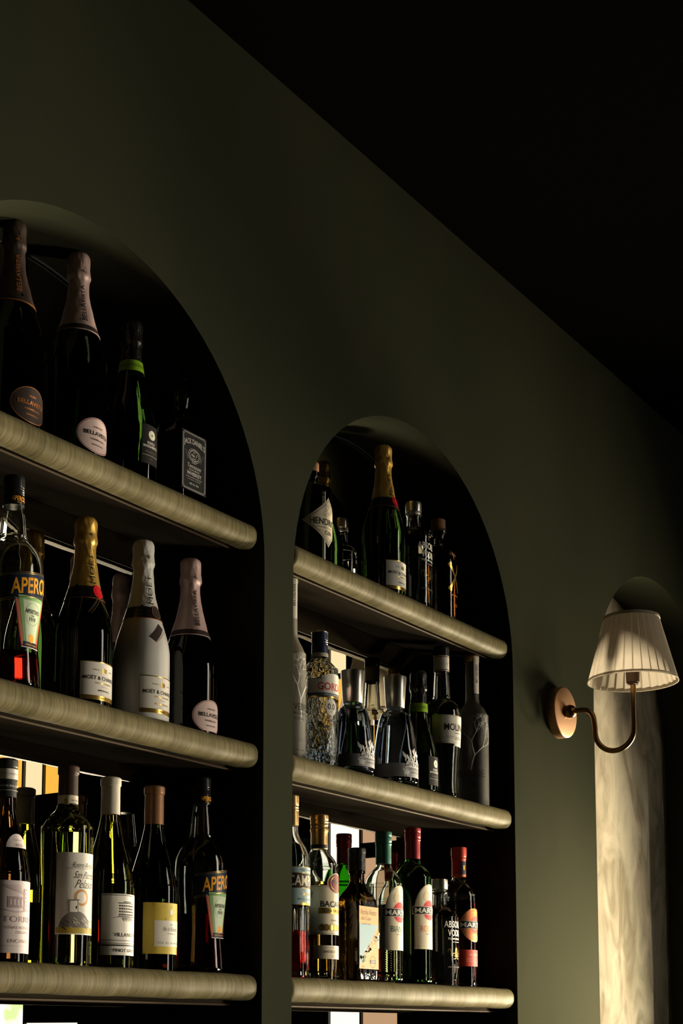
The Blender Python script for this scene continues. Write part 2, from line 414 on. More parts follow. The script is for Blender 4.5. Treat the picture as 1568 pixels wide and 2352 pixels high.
# end wall with its windows: panes (y0, y1, z0, z1, material)
WINS = [
  ('window_1', (0.465, 1.30, 0.46, 2.06), [(0.48, 1.06, 0.50, 2.03, 'pane_clear'), (1.07, 1.28, 0.50, 2.03, 'pane_clear')]),
  ('window_2', (0.08, 0.45, 1.48, 3.14), [(0.108, 0.25, 1.485, 2.40, 'pane_white'), (0.108, 0.19, 2.44, 2.84, 'pane_yellow'), (0.257, 0.418, 1.485, 2.122, 'pane_tan'),
        (0.257, 0.418, 2.18, 2.45, 'pane_tan'), (0.108, 0.19, 2.86, 3.10, 'pane_cream')]),
  ('window_3', (-1.80, -1.30, 2.49, 3.19), [(-1.78, -1.575, 2.52, 3.04, 'pane_yellow'), (-1.566, -1.447, 2.52, 3.04, 'pane_cream'), (-1.440, -1.335, 2.52, 3.04, 'pane_yellow'), (-1.78, -1.46, 3.06, 3.17, 'pane_cream'), (-1.44, -1.335, 3.06, 3.17, 'pane_cream')]),
  ('window_4', (-2.20, -1.16, 1.48, 1.64), [(-2.16, -1.53, 1.485, 1.60, 'pane_garden'), (-1.52, -1.20, 1.485, 1.503, 'pane_white')]),
  ('window_5', (-2.98, 0.455, 0.46, 1.475), [(-2.94, -2.10, 0.50, 1.465, 'pane_clear'), (-2.08, -1.22, 0.50, 1.465, 'pane_clear'), (-1.20, -0.30, 0.50, 1.465, 'pane_clear'), (-0.28, 0.43, 0.50, 1.465, 'pane_clear')]),
  ('added_glow_window', (-3.80, -2.26, 1.56, 4.45), [(-3.76, -3.28, 1.60, 4.40, 'pane_added_glow'), (-3.26, -2.79, 1.60, 4.40, 'pane_added_glow'), (-2.77, -2.30, 1.60, 4.40, 'pane_added_glow')]),  # added out of view: glowing panes for bottle highlights and some fill
]
outs = []
for n_, (a, b, c, d), panes in WINS: outs.append([(a, c), (b, c), (b, d), (a, d)])
def curve_slab_x(name, outlines, x0, x1, m):
    o = curve_slab(name, outlines, 0, x1-x0, m)
    o.data.transform(Matrix.Translation((x1, 0, 0)) @ Matrix.Rotation(pi/2, 4, 'Z'))
    return o
o = curve_slab_x('wall_right', [[(-4.1, 0), (YB+0.2, 0), (YB+0.2, HIGH), (-4.1, HIGH)]]+outs, X_END, X_END+0.12, M['room'])
o['kind'] = 'structure'
for n_, (a, b, c, d), panes in WINS:
    fr = curve_slab_x(n_, [[(a, c), (b, c), (b, d), (a, d)]]+[[(p[0], p[2]), (p[1], p[2]), (p[1], p[3]), (p[0], p[3])] for p in panes], X_END+0.01, X_END+0.05, M['frame'])
    fr['kind'] = 'structure'
    for p in panes:
        bm = bmesh.new(); box(bm, X_END+0.026, X_END+0.032, p[0], p[1], p[2], p[3])
        link('window_pane', bm, M[p[4]], fr)

# shelves and mirrors
SHELF_LB = [('top shelf of the left arched bay, bronze rounded front edge', 'middle shelf of the left arched bay, bronze rounded front edge', 'lowest shelf of the left arched bay, bronze rounded front edge'),
            ('top shelf of the right arched bay, under the gold foil champagne', 'middle shelf of the right arched bay, under the two steel capped gins', 'lowest shelf of the right arched bay, under the vermouth bottles')]
BOT = [0.0425, 0.047, 0.0515]
for bi in range(2):
    cx = BAYS[bi]; xl, xr = cx-APEX_R, cx+APEX_R
    for si in range(3):
        zt = EYE+SHELF_Z[si]
        sh = thing('shelf', SHELF_LB[bi][si], 'shelf', (cx, 0, zt), 'bronze edged shelves in the arched bays')
        hw = APEX_R-(0.004 if si else 0.012)
        # rounded nose: rounded cross-section, ends rounded in plan
        bm = bmesh.new(); T = 0.044; D_ = 0.024; r = 0.0195
        sec = []
        for i in range(9): a = pi/2+pi/2*i/8; sec.append((D_*0+r+r*cos(a)*1.0, -r+r*sin(a)))      # top front corner
        sec = [(r-r*sin(pi/2*i/8), -r+r*cos(pi/2*i/8)) for i in range(9)]
        sec += [(r-r*cos(pi/2*i/8), -T+r-r*sin(pi/2*i/8)) for i in range(9)]
        sec += [(D_+0.006, -T), (D_+0.006, 0)]
        rings = []
        NX = 60; er = 0.010
        xs = [-hw+er*(1-cos(pi/2*i/6)) for i in range(7)] + [-hw+er+(2*hw-2*er)*i/NX for i in range(1, NX)] + [hw-er*(1-cos(pi/2*(6-i)/6)) for i in range(7)]
        for x in xs:
            e = min(x+hw, hw-x); k = er-sqrt(max(0, er*er-(er-min(e, er))**2)) if e < er else 0
            wob = 0.0005*sin(x*31+si*2+bi)+0.0003*sin(x*77+bi)
            ring = []
            for (yy, zz) in sec:
                s_ = 1-k/(T/2)*0.55
                ring.append(bm.verts.new((x, YW+0.003+wob+yy+(k if yy < D_ else 0), (zz+T/2)*s_-T/2+wob)))
            rings.append(ring)
        for a, b in zip(rings, rings[1:]):
            for k in range(len(sec)): bm.faces.new([a[k], a[(k+1) % len(sec)], b[(k+1) % len(sec)], b[k]])
        bm.faces.new(list(reversed(rings[0]))); bm.faces.new(rings[-1])
        bmesh.ops.recalc_face_normals(bm, faces=bm.faces)
        link('shelf_nosing', bm, M['nose'], sh, smooth=50)
        bt = -BOT[si]
        bm = bmesh.new(); box(bm, -hw, hw, YW+0.048, YB-0.0005, bt, -0.0015); link('shelf_board', bm, M['board'], sh)
        bm = bmesh.new(); box(bm, -hw, hw, YW+0.033, YW+0.048, bt+0.012, 0.0-0.002); link('light_channel', bm, M['strip'], sh)
        bm = bmesh.new(); tube(bm, [(-hw, YW+0.047, bt+0.0005), (hw, YW+0.047, bt+0.0005)], 0.0022, 8); link('shelf_lip', bm, M['lip'], sh, smooth=60)
    mr = curve_slab('mirror', [arch_pts(0, APEX_R+0.003, NB-0.003)], YB+0.0005, YB+0.006, M['mirror'])
    mr.location.x = cx
    tag(mr, ['smoked mirror lining the back of the left arched bay', 'smoked mirror lining the back of the right arched bay'][bi], 'mirror', 'mirrors behind the bottles')
    bm = bmesh.new(); tube(bm, [((APEX_R-0.001)*cos(pi*i/60), YB-0.0025, SPR+(APEX_R-0.001)*sin(pi*i/60)) for i in range(4, 57)], 0.002, 6)
    link('edge_bead', bm, M['bead'], mr, smooth=60)

# ------------------------------------------------------------------ bottles
def bottle(name, label, cx, cy, shelf, prof, gm, shell=0.0, liquid=None, level=0, base_t=0.008, seg=48, flute=None, group=None):
    zt = EYE+SHELF_Z[shelf]
    t = thing(name, label, 'bottle', (cx, cy, zt+0.0006), group)
    rz = interp(prof)
    bm = bmesh.new(); full = ([(0, rz[0][1])] if rz[0][0] > 0 else []) + rz + ([(0, rz[-1][1])] if rz[-1][0] > 0 else [])
    lathe(bm, full, seg, flute=flute)
    if shell:
        zb = rz[0][1]+base_t
        zt_ = rz[-1][1]-0.002
        inner = [(max(0.002, r-shell), z) for r, z in rz if zb+0.001 < z < zt_]
        inner = [(0, zb)] + [(max(0.001, prof_r(rz, zb+.003)-shell-0.003), zb)] + inner + [(max(.002, rz[-1][0]-shell), zt_), (0, zt_)]
        lathe(bm, inner, seg, flip=True)
    g = link('glass_body', bm, M[gm], t, smooth=40)
    if liquid:
        bm = bmesh.new(); zb = rz[0][1]+base_t-0.0004
        ins = shell-0.0006 if shell else 0.002
        li = [(0, zb), (max(0.001, prof_r(rz, zb+.003)-ins-0.003), zb)] + [(r-ins, z) for r, z in rz if zb+0.001 < z < level] + [(prof_r(rz, level)-ins, level), (0, level)]
        lathe(bm, li, seg); link('liquid', bm, M[liquid], t, smooth=40)
    sf = round_surf(rz)
    return t, rz, sf
def cap(parent, name, prof, m, seg=32, ridges=0, off_z=0.0, wrinkle=0.0):
    rz = interp(prof, 3); bm = bmesh.new()
    full = [(0, rz[0][1])] + rz + [(0, rz[-1][1])]
    fl = None
    if ridges: fl = lambda r, z, a: r*(1+0.012*sin(a*ridges))
    if wrinkle:
        ph = [random.random()*6 for _ in range(6)]
        fl = lambda r, z, a: r + min(1, r/0.008)*wrinkle*(sin(3*a+ph[0]+z*90)*0.4+sin(7*a+ph[1]-z*160)*0.35+sin(13*a+ph[2]+z*220)*0.3)
    lathe(bm, full, 64 if wrinkle or ridges else seg, flute=fl)
    return link(name, bm, M[m], parent, smooth=45)
def label_obj(parent, surf, fn, name='label', rref=None, rot=0.0):
    st = Sticker(surf)
    if hasattr(surf, 'rref'): surf.rref = rref; surf.rot = rot
    fn(st); return st.done(name, parent)
def sleeve(parent, rz, z0, z1, m, off=0.0006, name='neck_band'):
    bm = bmesh.new(); a = [(prof_r(rz, z0+(z1-z0)*i/8)+off, z0+(z1-z0)*i/8) for i in range(9)]
    lathe(bm, [(prof_r(rz, z0), z0)]+a+[(prof_r(rz, z1), z1)], 48)
    return link(name, bm, M[m], parent, smooth=40)

# --- champagne family
def champ_prof(h, R, slope=0):
    d = h
    if slope:   # long sloping shoulders
        return [(R*0.86, 0, 's'), (R-0.001, 0.004), (R, 0.012), (R, 0.055), (R*0.975, 0.085), (R*0.86, 0.125), (R*0.70, 0.155), (R*0.55, 0.175), (0.0205, 0.192), (0.0175, 0.215), (0.015, h-0.045), (0.0145, h-0.003, 's')]
    return [(R*0.88, 0, 's'), (R-0.001, 0.004), (R, 0.012), (R, d-0.205), (R*0.975, d-0.185), (R*0.90, d-0.168), (R*0.77, d-0.148), (R*0.61, d-0.125), (R*0.49, d-0.104), (0.0175, d-0.075), (0.0155, d-0.045), (0.0145, d-0.003, 's')]
def foil_cap(t, rz, h, z0, m, wr=0.0007):
    """crinkled foil from z0 up over wire hood and cork"""
    pr = [(prof_r(rz, z0)+0.0004, z0, 's')]
    for i in range(1, 6):
        z = z0+(h-0.052-z0)*i/5; pr.append((prof_r(rz, z)+0.0008, z))
    pr += [(0.0172, h-0.046), (0.0192, h-0.041), (0.0186, h-0.034), (0.0176, h-0.026), (0.0180, h-0.014), (0.0174, h-0.006), (0.0135, h-0.0005), (0.005, h+0.0012, 's')]
    return cap(t, 'foil_capsule', pr, m, wrinkle=wr)
def champagne(name, label, cx, cy, sh, h, R, gm, foil_m, z_foil, slope=0, group=None):
    t, rz, sf = bottle(name, label, cx, cy, sh, champ_prof(h, R, slope), gm, group=group)
    fc = foil_cap(t, rz, h, z_foil, foil_m)
    return t, rz, sf, fc
def vert_text(parent, rz, s, beta, z0, z1, hh, m, extra=0.0009, bold=0.0):
    sf = round_surf([(r+extra, z) for r, z in rz]); rm = prof_r(rz, (z0+z1)/2)+extra
    def f(st): st.text(s, 0, (z0+z1)/2, z1-z0, hh, m, 1, bold, rot=1)
    return label_obj(parent, sf, f, 'neck_lettering', rref=rm, rot=beta)
MOET = '%s%s' % ('MO\u00cb', 'T')
def moet(name, label, cx, cy, sh, h, white=False, group=None):
    R = 0.0455
    t, rz, sf, fc = champagne(name, label, cx, cy, sh, h, R, 'glass_dark' if not white else 'glass_dark', 'white_foil' if white else 'gold_foil', h-0.118, group=group)
    if white:   # lacquered body
        bm = bmesh.new(); a = [(r+0.0004, z) for r, z in rz if 0.0005 < z < h-0.125]
        lathe(bm, a, 48); link('white_lacquer', bm, M['white_paint'], t, smooth=40)
        rz = [(r+0.0005, z) for r, z in rz]; sf = round_surf(rz)
    k = 0.048 if white else 0.0
    def f(st):
        u = R*radians(52)
        st.patch(0.016, 0.076, -u, u, 'paper', 0, nu=30)
        st.patch(0.0155, 0.0225, -u, u, 'gold', 1, nu=30); st.patch(0.0752, 0.0766, -u, u, 'gold', 1, nu=30)
        if white:
            for q in (-u, u): st.line([(q, 0.016), (q, 0.076)], 0.0006, 'ink', 1)
        st.text(MOET+' & CHANDON', 0, 0.0512, 0.073, 0.0074, 'ink', 2, 0.010)
        st.text('FRANCE', -0.0155, 0.0632, 0.011, 0.0017, 'ink', 2, 0.01); st.text('1743', 0.0155, 0.0632, 0.009, 0.0017, 'ink', 2, 0.01)
        for q in range(5): st.line([(-0.004+0.002*q, 0.0605), (-0.004+0.002*q, 0.0665+0.001*(q == 2))], 0.0012, 'gold', 2)
        st.line([(-0.005, 0.0602), (0.005, 0.0602)], 0.0016, 'gold', 2)
        st.text('CHAMPAGNE', 0, 0.0425, 0.034, 0.0024, 'gold', 2, 0.01)
        st.line([(-0.007, 0.0372), (0.007, 0.0372)], 0.0004, 'ink', 2)
        st.text('ICE IMP\u00c9RIAL' if white else 'IMP\u00c9RIAL', 0, 0.0312, 0.032 if white else 0.024, 0.0030, 'gold' if white else 'ink', 2, 0.01)
        st.text('DEMI-SEC' if white else 'BRUT', 0, 0.019, 0.014, 0.0018, 'ink', 2, 0.02)
    label_obj(t, sf, f, 'label', rref=R)
    vert_text(fc, rz, MOET, radians(-18), h-0.113, h-0.062, 0.010, 'ink', 0.0014)
    fs = round_surf([(r+0.003, z) for r, z in rz])
    def star(st):
        c = (0, h-0.031); pts = [(c[0]+(0.0036 if i % 2 else 0.0014)*sin(pi*i/5), c[1]+(0.0036 if i % 2 else 0.0014)*cos(pi*i/5)) for i in range(10)]
        for i in range(0, 10, 2): st.line([c, pts[i+1]], lambda q: 0.0022*(1-q)+0.0002, 'gold' if white else 'ink', 2)
    fs = round_surf([(0.0186, 0), (0.0186, 1)]); label_obj(fc, fs, star, 'star', rref=0.0186, rot=radians(-20))
    # dark collar, seal and crossed ribbon
    z1 = h-0.118; z0 = h-0.138
    cl = sleeve(t, rz, z0, z1, 'black_foil', 0.0008, 'collar')
    def seal(st):
        u0 = 0.0
        st.ellipse(u0, h-0.126, 0.0095, 0.0115, 'brown_label' if white else 'red_seal', 3)
        if white: st.ring(u0, h-0.126, 0.0088, 0.0108, 0.0007, 'copper_print', 4)
        else: st.ring(u0, h-0.126, 0.006, 0.0075, 0.0003, 'maroon', 4)
    rf = prof_r(rz, h-0.126)
    label_obj(t, round_surf([(r+0.0008, z) for r, z in rz]), seal, 'wax_seal', rref=rf)
    def rib(st):
        L = 0.018
        if white:
            st.line([(0.004, h-0.150), (-0.017, h-0.176)], 0.0125, 'brown_label', 0); 
            st.line([(0.0105, h-0.158), (-0.0115, h-0.1815)], 0.0006, 'copper_print', 1)
        else:
            st.line([(0.0, h-0.140), (-0.021, h-0.166)], 0.0010, 'gold', 1); st.line([(0.0, h-0.140), (0.021, h-0.166)], 0.0010, 'gold', 1)
            st.line([(-0.004, h-0.138), (-0.025, h-0.164)], 0.0034, 'brown_label', 0); st.line([(0.004, h-0.138), (0.025, h-0.164)], 0.0034, 'brown_label', 0)
    label_obj(t, sf, rib, 'ribbon', rref=R*0.85)
    sleeve(t, rz, z0-0.0008, z0, 'copper_print', 0.0009, 'collar_line')
    return t
CG = 'sparkling wine bottles on the shelves'
moet('champagne_bottle', 'dark green champagne bottle with gold foil and red seal, left bay middle shelf', 1.7282, 1.6469, 1, 0.3196, group=CG)
moet('champagne_bottle', 'white lacquered champagne bottle with white foil neck, left bay', 1.8539, 1.6352, 1, 0.314, True, CG)
moet('champagne_bottle', 'gold foil champagne bottle with red seal, top shelf of the right bay', 2.5925, 1.6275, 0, 0.334, group=CG)

def wire_swirl(parent, h, rot, m='ink'):
    sf = round_surf([(0.0190, 0), (0.0190, 1)])
    def f(st):
        st.line([(0.0028*sin(2*pi*i/20), h-0.0245+0.0065*cos(2*pi*i/20)*(1)) for i in range(20)], 0.0005, 'gold', 2, True)
        st.line([(-0.0005, h-0.031), (-0.0015, h-0.037)], 0.0008, m, 2)
        st.line([(-0.005, h-0.036), (-0.0015, h-0.0345), (0.0035, h-0.0375)], lambda q: 0.0012, m, 2)
    label_obj(parent, sf, f, 'swirl_emblem', rref=0.019, rot=rot)
def bellavista(label, cx, cy, sh, h, R, dark, zoff, group):
    fm = 'brown_foil' if dark else 'pink_foil'; zf = h-0.131
    t, rz, sf, fc = champagne('franciacorta_bottle', label, cx, cy, sh, h, R, 'glass_black', fm, zf, 0, group)
    ink = 'copper_print' if dark else 'ink'
    vert_text(fc, rz, 'BELLAVISTA', radians(-24), zf+0.008, h-0.058, 0.0066, ink, 0.0014, 0.012)
    wire_swirl(fc, h, radians(-22), ink)
    bd = sleeve(t, rz, zf-0.0085, zf+0.0005, 'brown_label', 0.0010, 'neck_band')
    sleeve(t, rz, zf-0.0095, zf-0.0083, 'copper_print' if dark else 'pink_paper', 0.0011, 'neck_line')
    def f(st):
        a, b, c = R*radians(44), 0.0285, zoff+0.0285
        st.ellipse(0, c, a, b, 'brown_label' if dark else 'pink_paper', 0)
        st.ring(0, c, a-0.0012, b-0.0012, 0.0009, 'copper_print' if dark else 'maroon', 1)
        if not dark: st.ring(0, c, a, b, 0.0006, 'pink_paper', 1)
        st.text('ALMA' if dark else 'ALMA ROS\u00c9', 0.0, c+0.0135, 0.014 if dark else 0.020, 0.0032, ink, 2, 0.01)
        st.text('BELLAVISTA', 0.0, c+0.003, 0.052, 0.0068, ink, 2, 0.02)
        st.text('ASSEMBLAGE 1' if not dark else 'ASSEMBLAGE', 0.0, c-0.007, 0.030, 0.0028, ink, 2, 0.01)
        st.text('FRANCIACORTA', 0.0, c-0.0155, 0.024, 0.0024, ink, 2, 0.01)
    label_obj(t, sf, f, 'label', rref=R)
    return t
bellavista('black sparkling bottle with dark brown foil and copper oval label, leftmost on top', 1.546, 1.6352, 0, 0.345, 0.0485, True, 0.012, CG)
bellavista('black sparkling bottle with pink foil on the left bay top shelf', 1.6871, 1.6352, 0, 0.3559, 0.0488, False, 0.012, CG)
bellavista('pink foil sparkling bottle at the right end of the left bay middle shelf', 1.9674, 1.6275, 1, 0.3114, 0.0485, False, -0.008+0.009, CG)

def ronco(label, cx, cy, sh, h, R, z_band, z_lab, group):
    t, rz, sf, fc = champagne('prosecco_bottle', label, cx, cy, sh, h, R, 'glass_dark', 'black_foil', z_band, 0, group)
    bd = sleeve(t, [(max(r, 0.0168)+0.0012, z) for r, z in rz], z_band, z_band+0.019, 'lime', 0.0006, 'lime_band')
    def g(st): st.text('RONCO MARGHERITA', 0, z_band+0.0095, 0.062, 0.0052, 'green_print', 1, 0.0)
    label_obj(bd, round_surf([(prof_r(rz, z_band+0.01)+0.0022, 0), (prof_r(rz, z_band+0.01)+0.0022, 1)]), g, 'band_lettering', rref=0.0195, rot=radians(-20))
    z0, z1 = z_lab
    def f(st):
        u = 0.0195; k = (z1-z0)/0.067
        st.patch(z0, z1, -u, u, 'black_label', 0)
        c = (0.0018, z1-0.017*k)
        for i in range(16):
            a = 2*pi*i/16; st.line([(c[0]+0.0022*cos(a), c[1]+0.0022*sin(a)), (c[0]+0.0082*cos(a), c[1]+0.0082*sin(a))], lambda q: 0.0022, 'petal', 2)
        st.ellipse(c[0], c[1], 0.0024, 0.0024, 'green_label', 3)
        st.text('RONCO', 0.0, z0+0.036*k, 0.017, 0.0045, 'white_ink', 2, 0.01)
        st.text('MARGHERITA', 0.0, z0+0.030*k, 0.033, 0.0045, 'white_ink', 2, 0.01)
        st.text('PROSECCO', 0.0, z0+0.0205*k, 0.024, 0.003, 'grey_ink', 2, 0.0)
        st.text('Denominazione di Origine Controllata', 0.0, z0+0.0145*k, 0.034, 0.0022, 'white_ink', 2, 0.0)
        st.text('DOC', 0.0, z0+0.009*k, 0.006, 0.002, 'grey_ink', 2, 0.0)
    label_obj(t, sf, f, 'label', rref=R)
ronco('dark prosecco bottle with lime neck band, between the pink foil bottle and the whiskey', 1.8153, 1.6352, 0, 0.2953, 0.0465, 0.2017, (0.036, 0.103), CG)
ronco('dark prosecco bottle with lime neck band, behind the front gin decanter in the right bay', 2.7161, 1.6198, 1, 0.2657, 0.0402, 0.174, (0.0155, 0.077), CG)

# --- square whiskey bottle
def sq_lathe(bm, rows, seg=64, flip=False):
    rings = []
    for hx, hy, z, n in rows:
        ring = []
        for k in range(seg):
            a = 2*pi*(k+0.5)/seg; c, s = cos(a), sin(a)
            q = (abs(c)**n+abs(s)**n)**(-1/n)
            ring.append(bm.verts.new((hx*c*q, hy*s*q, z)))
        rings.append(ring)
    for a, b in zip(rings, rings[1:]):
        for k in range(seg):
            f = [a[k], a[(k+1) % seg], b[(k+1) % seg], b[k]]
            if flip: f.reverse()
            bm.faces.new(f)
    f = list(reversed(rings[0])); g = rings[-1][:]
    if flip: f.reverse(); g.reverse()
    bm.faces.new(f); bm.faces.new(g)
def square_bottle(name, label, cx, cy, sh, rows, gm, shell=0, liquid=None, level=0, group=None):
    t = thing(name, label, 'bottle', (cx, cy, EYE+SHELF_Z[sh]+0.0006), group)
    bm = bmesh.new(); sq_lathe(bm, rows)
    if shell:
        inn = [(a-shell, b-shell, z, n) for a, b, z, n in rows if rows[0][2]+0.006 < z < rows[-1][2]-0.001]
        a, b, z, n = inn[0]; inn = [(a-0.003, b-0.003, z-0.0005, n)]+inn
        sq_lathe(bm, inn, flip=True)
    link('glass_body', bm, M[gm], t, smooth=35)
    if liquid:
        bm = bmesh.new(); ins = (shell-0.0005) if shell else 0.002
        li = [(a-ins, b-ins, z, n) for a, b, z, n in rows if rows[0][2]+0.006 < z <= level]
        sq_lathe(bm, li); link('liquid', bm, M[liquid], t, smooth=35)
    return t
H = 0.2644; W2, D2 = 0.0355, 0.0305
rows = [(W2-0.004, D2-0.004, 0, 9), (W2-0.0008, D2-0.0008, 0.003, 11), (W2, D2, 0.008, 12)] + [(W2, D2, 0.02+0.0115*i, 12) for i in range(12)] + \
 [(W2-0.001, D2-0.001, 0.153, 11), (W2-0.005, D2-0.003, 0.160, 7), (W2-0.013, D2-0.009, 0.166, 4), (0.0155, 0.0155, 0.171, 2.3), (0.0145, 0.0145, 0.176, 2),
  (0.0155, 0.0155, 0.185, 2), (0.0185, 0.0185, 0.198, 2), (0.0190, 0.0190, 0.206, 2), (0.0175, 0.0175, 0.217, 2), (0.0148, 0.0148, 0.228, 2), (0.0145, 0.0145, 0.232, 2), (0.0162, 0.0162, 0.234, 2), (0.0162, 0.0162, 0.242, 2), (0.0135, 0.0135, 0.244, 2), (0.0135, 0.0135, 0.248, 2)]
jd = square_bottle('whiskey_bottle', 'square clear whiskey bottle with black label, right end of the left bay top shelf', 1.936, 1.6275, 0, rows, 'glass_clear', 0.003, 'brown_liquid', 0.04)
cap(jd, 'bottle_cap', [(0.0155, 0.242, 's'), (0.0158, 0.246), (0.0158, 0.258), (0.0150, H, 's')], 'black_plastic', ridges=40)
def jdf(st):
    a, z0, z1 = 0.0325, 0.028, 0.132
    st.patch(z0, z1, -a, a, 'black_label', 0)
    for k, (q, wd) in enumerate(((0.0025, 0.0007), (0.0042, 0.0004))):
        p = [(-a+q, z0+q+.004), (-a+q+.004, z0+q), (a-q-.004, z0+q), (a-q, z0+q+.004), (a-q, z1-q-.004), (a-q-.004, z1-q), (-a+q+.004, z1-q), (-a+q, z1-q-.004)]
        st.line(p, wd, 'white_ink', 1, True)
    st.text("JACK DANIEL'S", 0, 0.1150, 0.055, 0.0125, 'white_ink', 2, 0.01, arc=7.0)
    st.ring(0, 0.092, 0.0165, 0.0115, 0.0006, 'white_ink', 2); st.ring(0, 0.092, 0.0125, 0.0092, 0.0012, 'white_ink', 2)
    st.line([(-0.0235, 0.098), (-0.020, 0.090), (-0.016, 0.083)], 0.0012, 'grey_ink', 2); st.line([(0.0235, 0.098), (0.020, 0.090), (0.016, 0.083)], 0.0012, 'grey_ink', 2)
    st.text('OLD', 0, 0.0975, 0.006, 0.0022, 'white_ink', 2, 0.01); st.text('No. 7', 0, 0.0922, 0.015, 0.0052, 'white_ink', 2, 0.02); st.text('BRAND', 0, 0.0865, 0.010, 0.0022, 'white_ink', 2, 0.01)
    st.text('QUALITY', 0, 0.0785, 0.013, 0.002, 'white_ink', 2, 0.01)
    st.text('Tennessee', 0, 0.0725, 0.036, 0.0075, 'white_ink', 2, 0.0, shear=0.15)
    st.text('SOUR MASH', 0, 0.0655, 0.028, 0.0026, 'white_ink', 2, 0.01)
    st.text('WHISKEY', 0, 0.0590, 0.039, 0.0065, 'white_ink', 2, 0.02)
    st.text('JACK DANIEL DISTILLERY', 0, 0.0520, 0.042, 0.0023, 'white_ink', 2, 0.01)
    st.text('LYNCHBURG, TENNESSEE', 0, 0.0482, 0.034, 0.0017, 'white_ink', 2, 0.0)
    st.text('40% Vol. 70cl', 0, 0.0410, 0.024, 0.0035, 'white_ink', 2, 0.01)
label_obj(jd, flat_surf(2*D2), jdf, 'front_label')
def side_surf(u, v, off): return (-W2-off, -u, v)
def jds(st):
    st.patch(0.028, 0.132, -0.0275, 0.0275, 'black_label', 0)
    st.text('OLD TIME', 0.0, 0.108, 0.030, 0.0045, 'grey_ink', 2, 0.0, rot=1)
    st.text('EVERY DROP MADE IN TENNESSEE', 0.019, 0.080, 0.085, 0.0036, 'grey_ink', 2, 0.0, rot=1)
    st.text('TENNESSEE WHISKEY', -0.002, 0.055, 0.040, 0.0026, 'grey_ink', 2, 0.0, rot=1)
    st.line([(-0.024, 0.11), (-0.012, 0.11), (-0.012, 0.125), (-0.024, 0.125)], 0.0006, 'grey_ink', 2, True)
    st.rows(-0.014, 0.10, 0.014, 6, 0.003); st.rows(-0.014, 0.06, 0.016, 8, 0.0035)
label_obj(jd, side_surf, jds, 'side_label')

# --- red aperitif bottles
def aperol(label, cx, cy, sh, h, k, level, group):
    pr = [(0.040*k, 0, 's'), (0.0430*k, 0.004), (0.0430*k, 0.016), (0.0415*k, 0.035), (0.0392*k, 0.062), (0.0395*k, 0.085), (0.0418*k, 0.115), (0.0438*k, 0.145), (0.0440*k, 0.175), (0.0425*k, 0.192),
          (0.0375*k, 0.207), (0.029*k, 0.219), (0.0225, 0.2265), (0.0205, 0.2285, 's'), (0.0212, 0.2295, 's'), (0.0212, 0.2325, 's'), (0.0200, 0.234), (0.0175, 0.262), (0.0150, h-0.048), (0.0142, h-0.02), (0.0140, h-0.004, 's')]
    t, rz, sf = bottle('aperitif_bottle', label, cx, cy, sh, pr, 'glass_clear', 0.0028, 'red_liquid', level, 0.007, group=group)
    c = cap(t, 'bottle_cap', [(0.0158, h-0.046, 's'), (0.0160, h-0.044), (0.0160, h-0.030), (0.0153, h-0.029), (0.0160, h-0.028), (0.0153, h-0.0255), (0.0160, h-0.0245), (0.0153, h-0.022), (0.0160, h-0.021), (0.0155, h-0.018), (0.0160, h-0.016), (0.0158, h-0.002), (0.0145, h, 's')], 'black_plastic')
    def n(st):
        st.text('APEROL', 0, h-0.0365, 0.024, 0.0075, 'orange_ink', 1, 0.015); st.text('1919', 0, h-0.0425, 0.007, 0.002, 'orange_ink', 1, 0.0)
    label_obj(c, round_surf([(0.0162, 0), (0.0162, 1)]), n, 'cap_lettering', rref=0.0162, rot=radians(-12))
    def f(st):
        u = 0.0495*k; sl = 0.155; zc = 0.151
        st.patch(zc-0.0205, zc+0.0195, -u, u, 'gold', 0, sl, nu=36); st.patch(zc-0.0198, zc+0.0188, -u, u, 'navy', 1, sl, nu=36)
        for q in (-0.0178, 0.0168): st.patch(zc+q-0.0004, zc+q+0.0004, -u, u, 'gold', 2, sl, nu=36)
        st.text('APEROL', 0.001, zc-0.0005, 0.073, 0.024, 'orange_ink', 3, 0.022, slope=sl)
    label_obj(t, sf, f, 'name_label', rref=0.0435*k)
    def g(st):
        z0, z1 = 0.058, 0.1335; w0, w1 = 0.0175, 0.031
        L = lambda t_: -(w0+(w1-w0)*t_); Rr = lambda t_: (w0+(w1-w0)*t_)
        st.patch(z0, z1, L, Rr, 'red_label', 0); st.patch(z0, z1, lambda t_: L(t_)+0.006, lambda t_: Rr(t_)-0.006, 'green_label', 1)
        for i in range(22): 
            tt = 0.05+0.9*i/22; vv = z0+(z1-z0)*tt; st.line([(L(tt)+0.001, vv+.002), (L(tt)+0.0056, vv-.001)], 0.0008, 'cream_paper', 2)
        st.patch(z0+0.006, z1-0.006, lambda t_: L(t_)*0.72+0.004, lambda t_: Rr(t_)*0.72-0.004, 'pale_green', 2)
        st.ring(0, 0.108, 0.0135, 0.0165, 0.0005, 'green_label', 3)
        st.text('APERITIVO', 0, 0.1115, 0.027, 0.0062, 'ink', 4, 0.012); st.text('DAL', 0, 0.1055, 0.006, 0.0026, 'ink', 4, 0.01)
        st.text('1919', 0, 0.1000, 0.012, 0.0062, 'ink', 4, 0.01)
        st.rows(0, 0.0885, 0.018, 4, 0.0022, 'green_label')
        st.ellipse(0, 0.072, 0.005, 0.0065, 'orange_ink', 3)
        st.patch(0.0585, 0.0665, -0.0145, 0.0145, 'navy', 3); st.text('PADOVA ITALIA', 0, 0.0622, 0.022, 0.0022, 'orange_ink', 4, 0.01)
        st.patch(z0-0.0006, z0+0.0006, -w0, w0, 'paper', 3)
    label_obj(t, sf, g, 'story_label', rref=0.0405*k, rot=radians(3))
    return t
AG = 'orange lettered aperitif bottles'
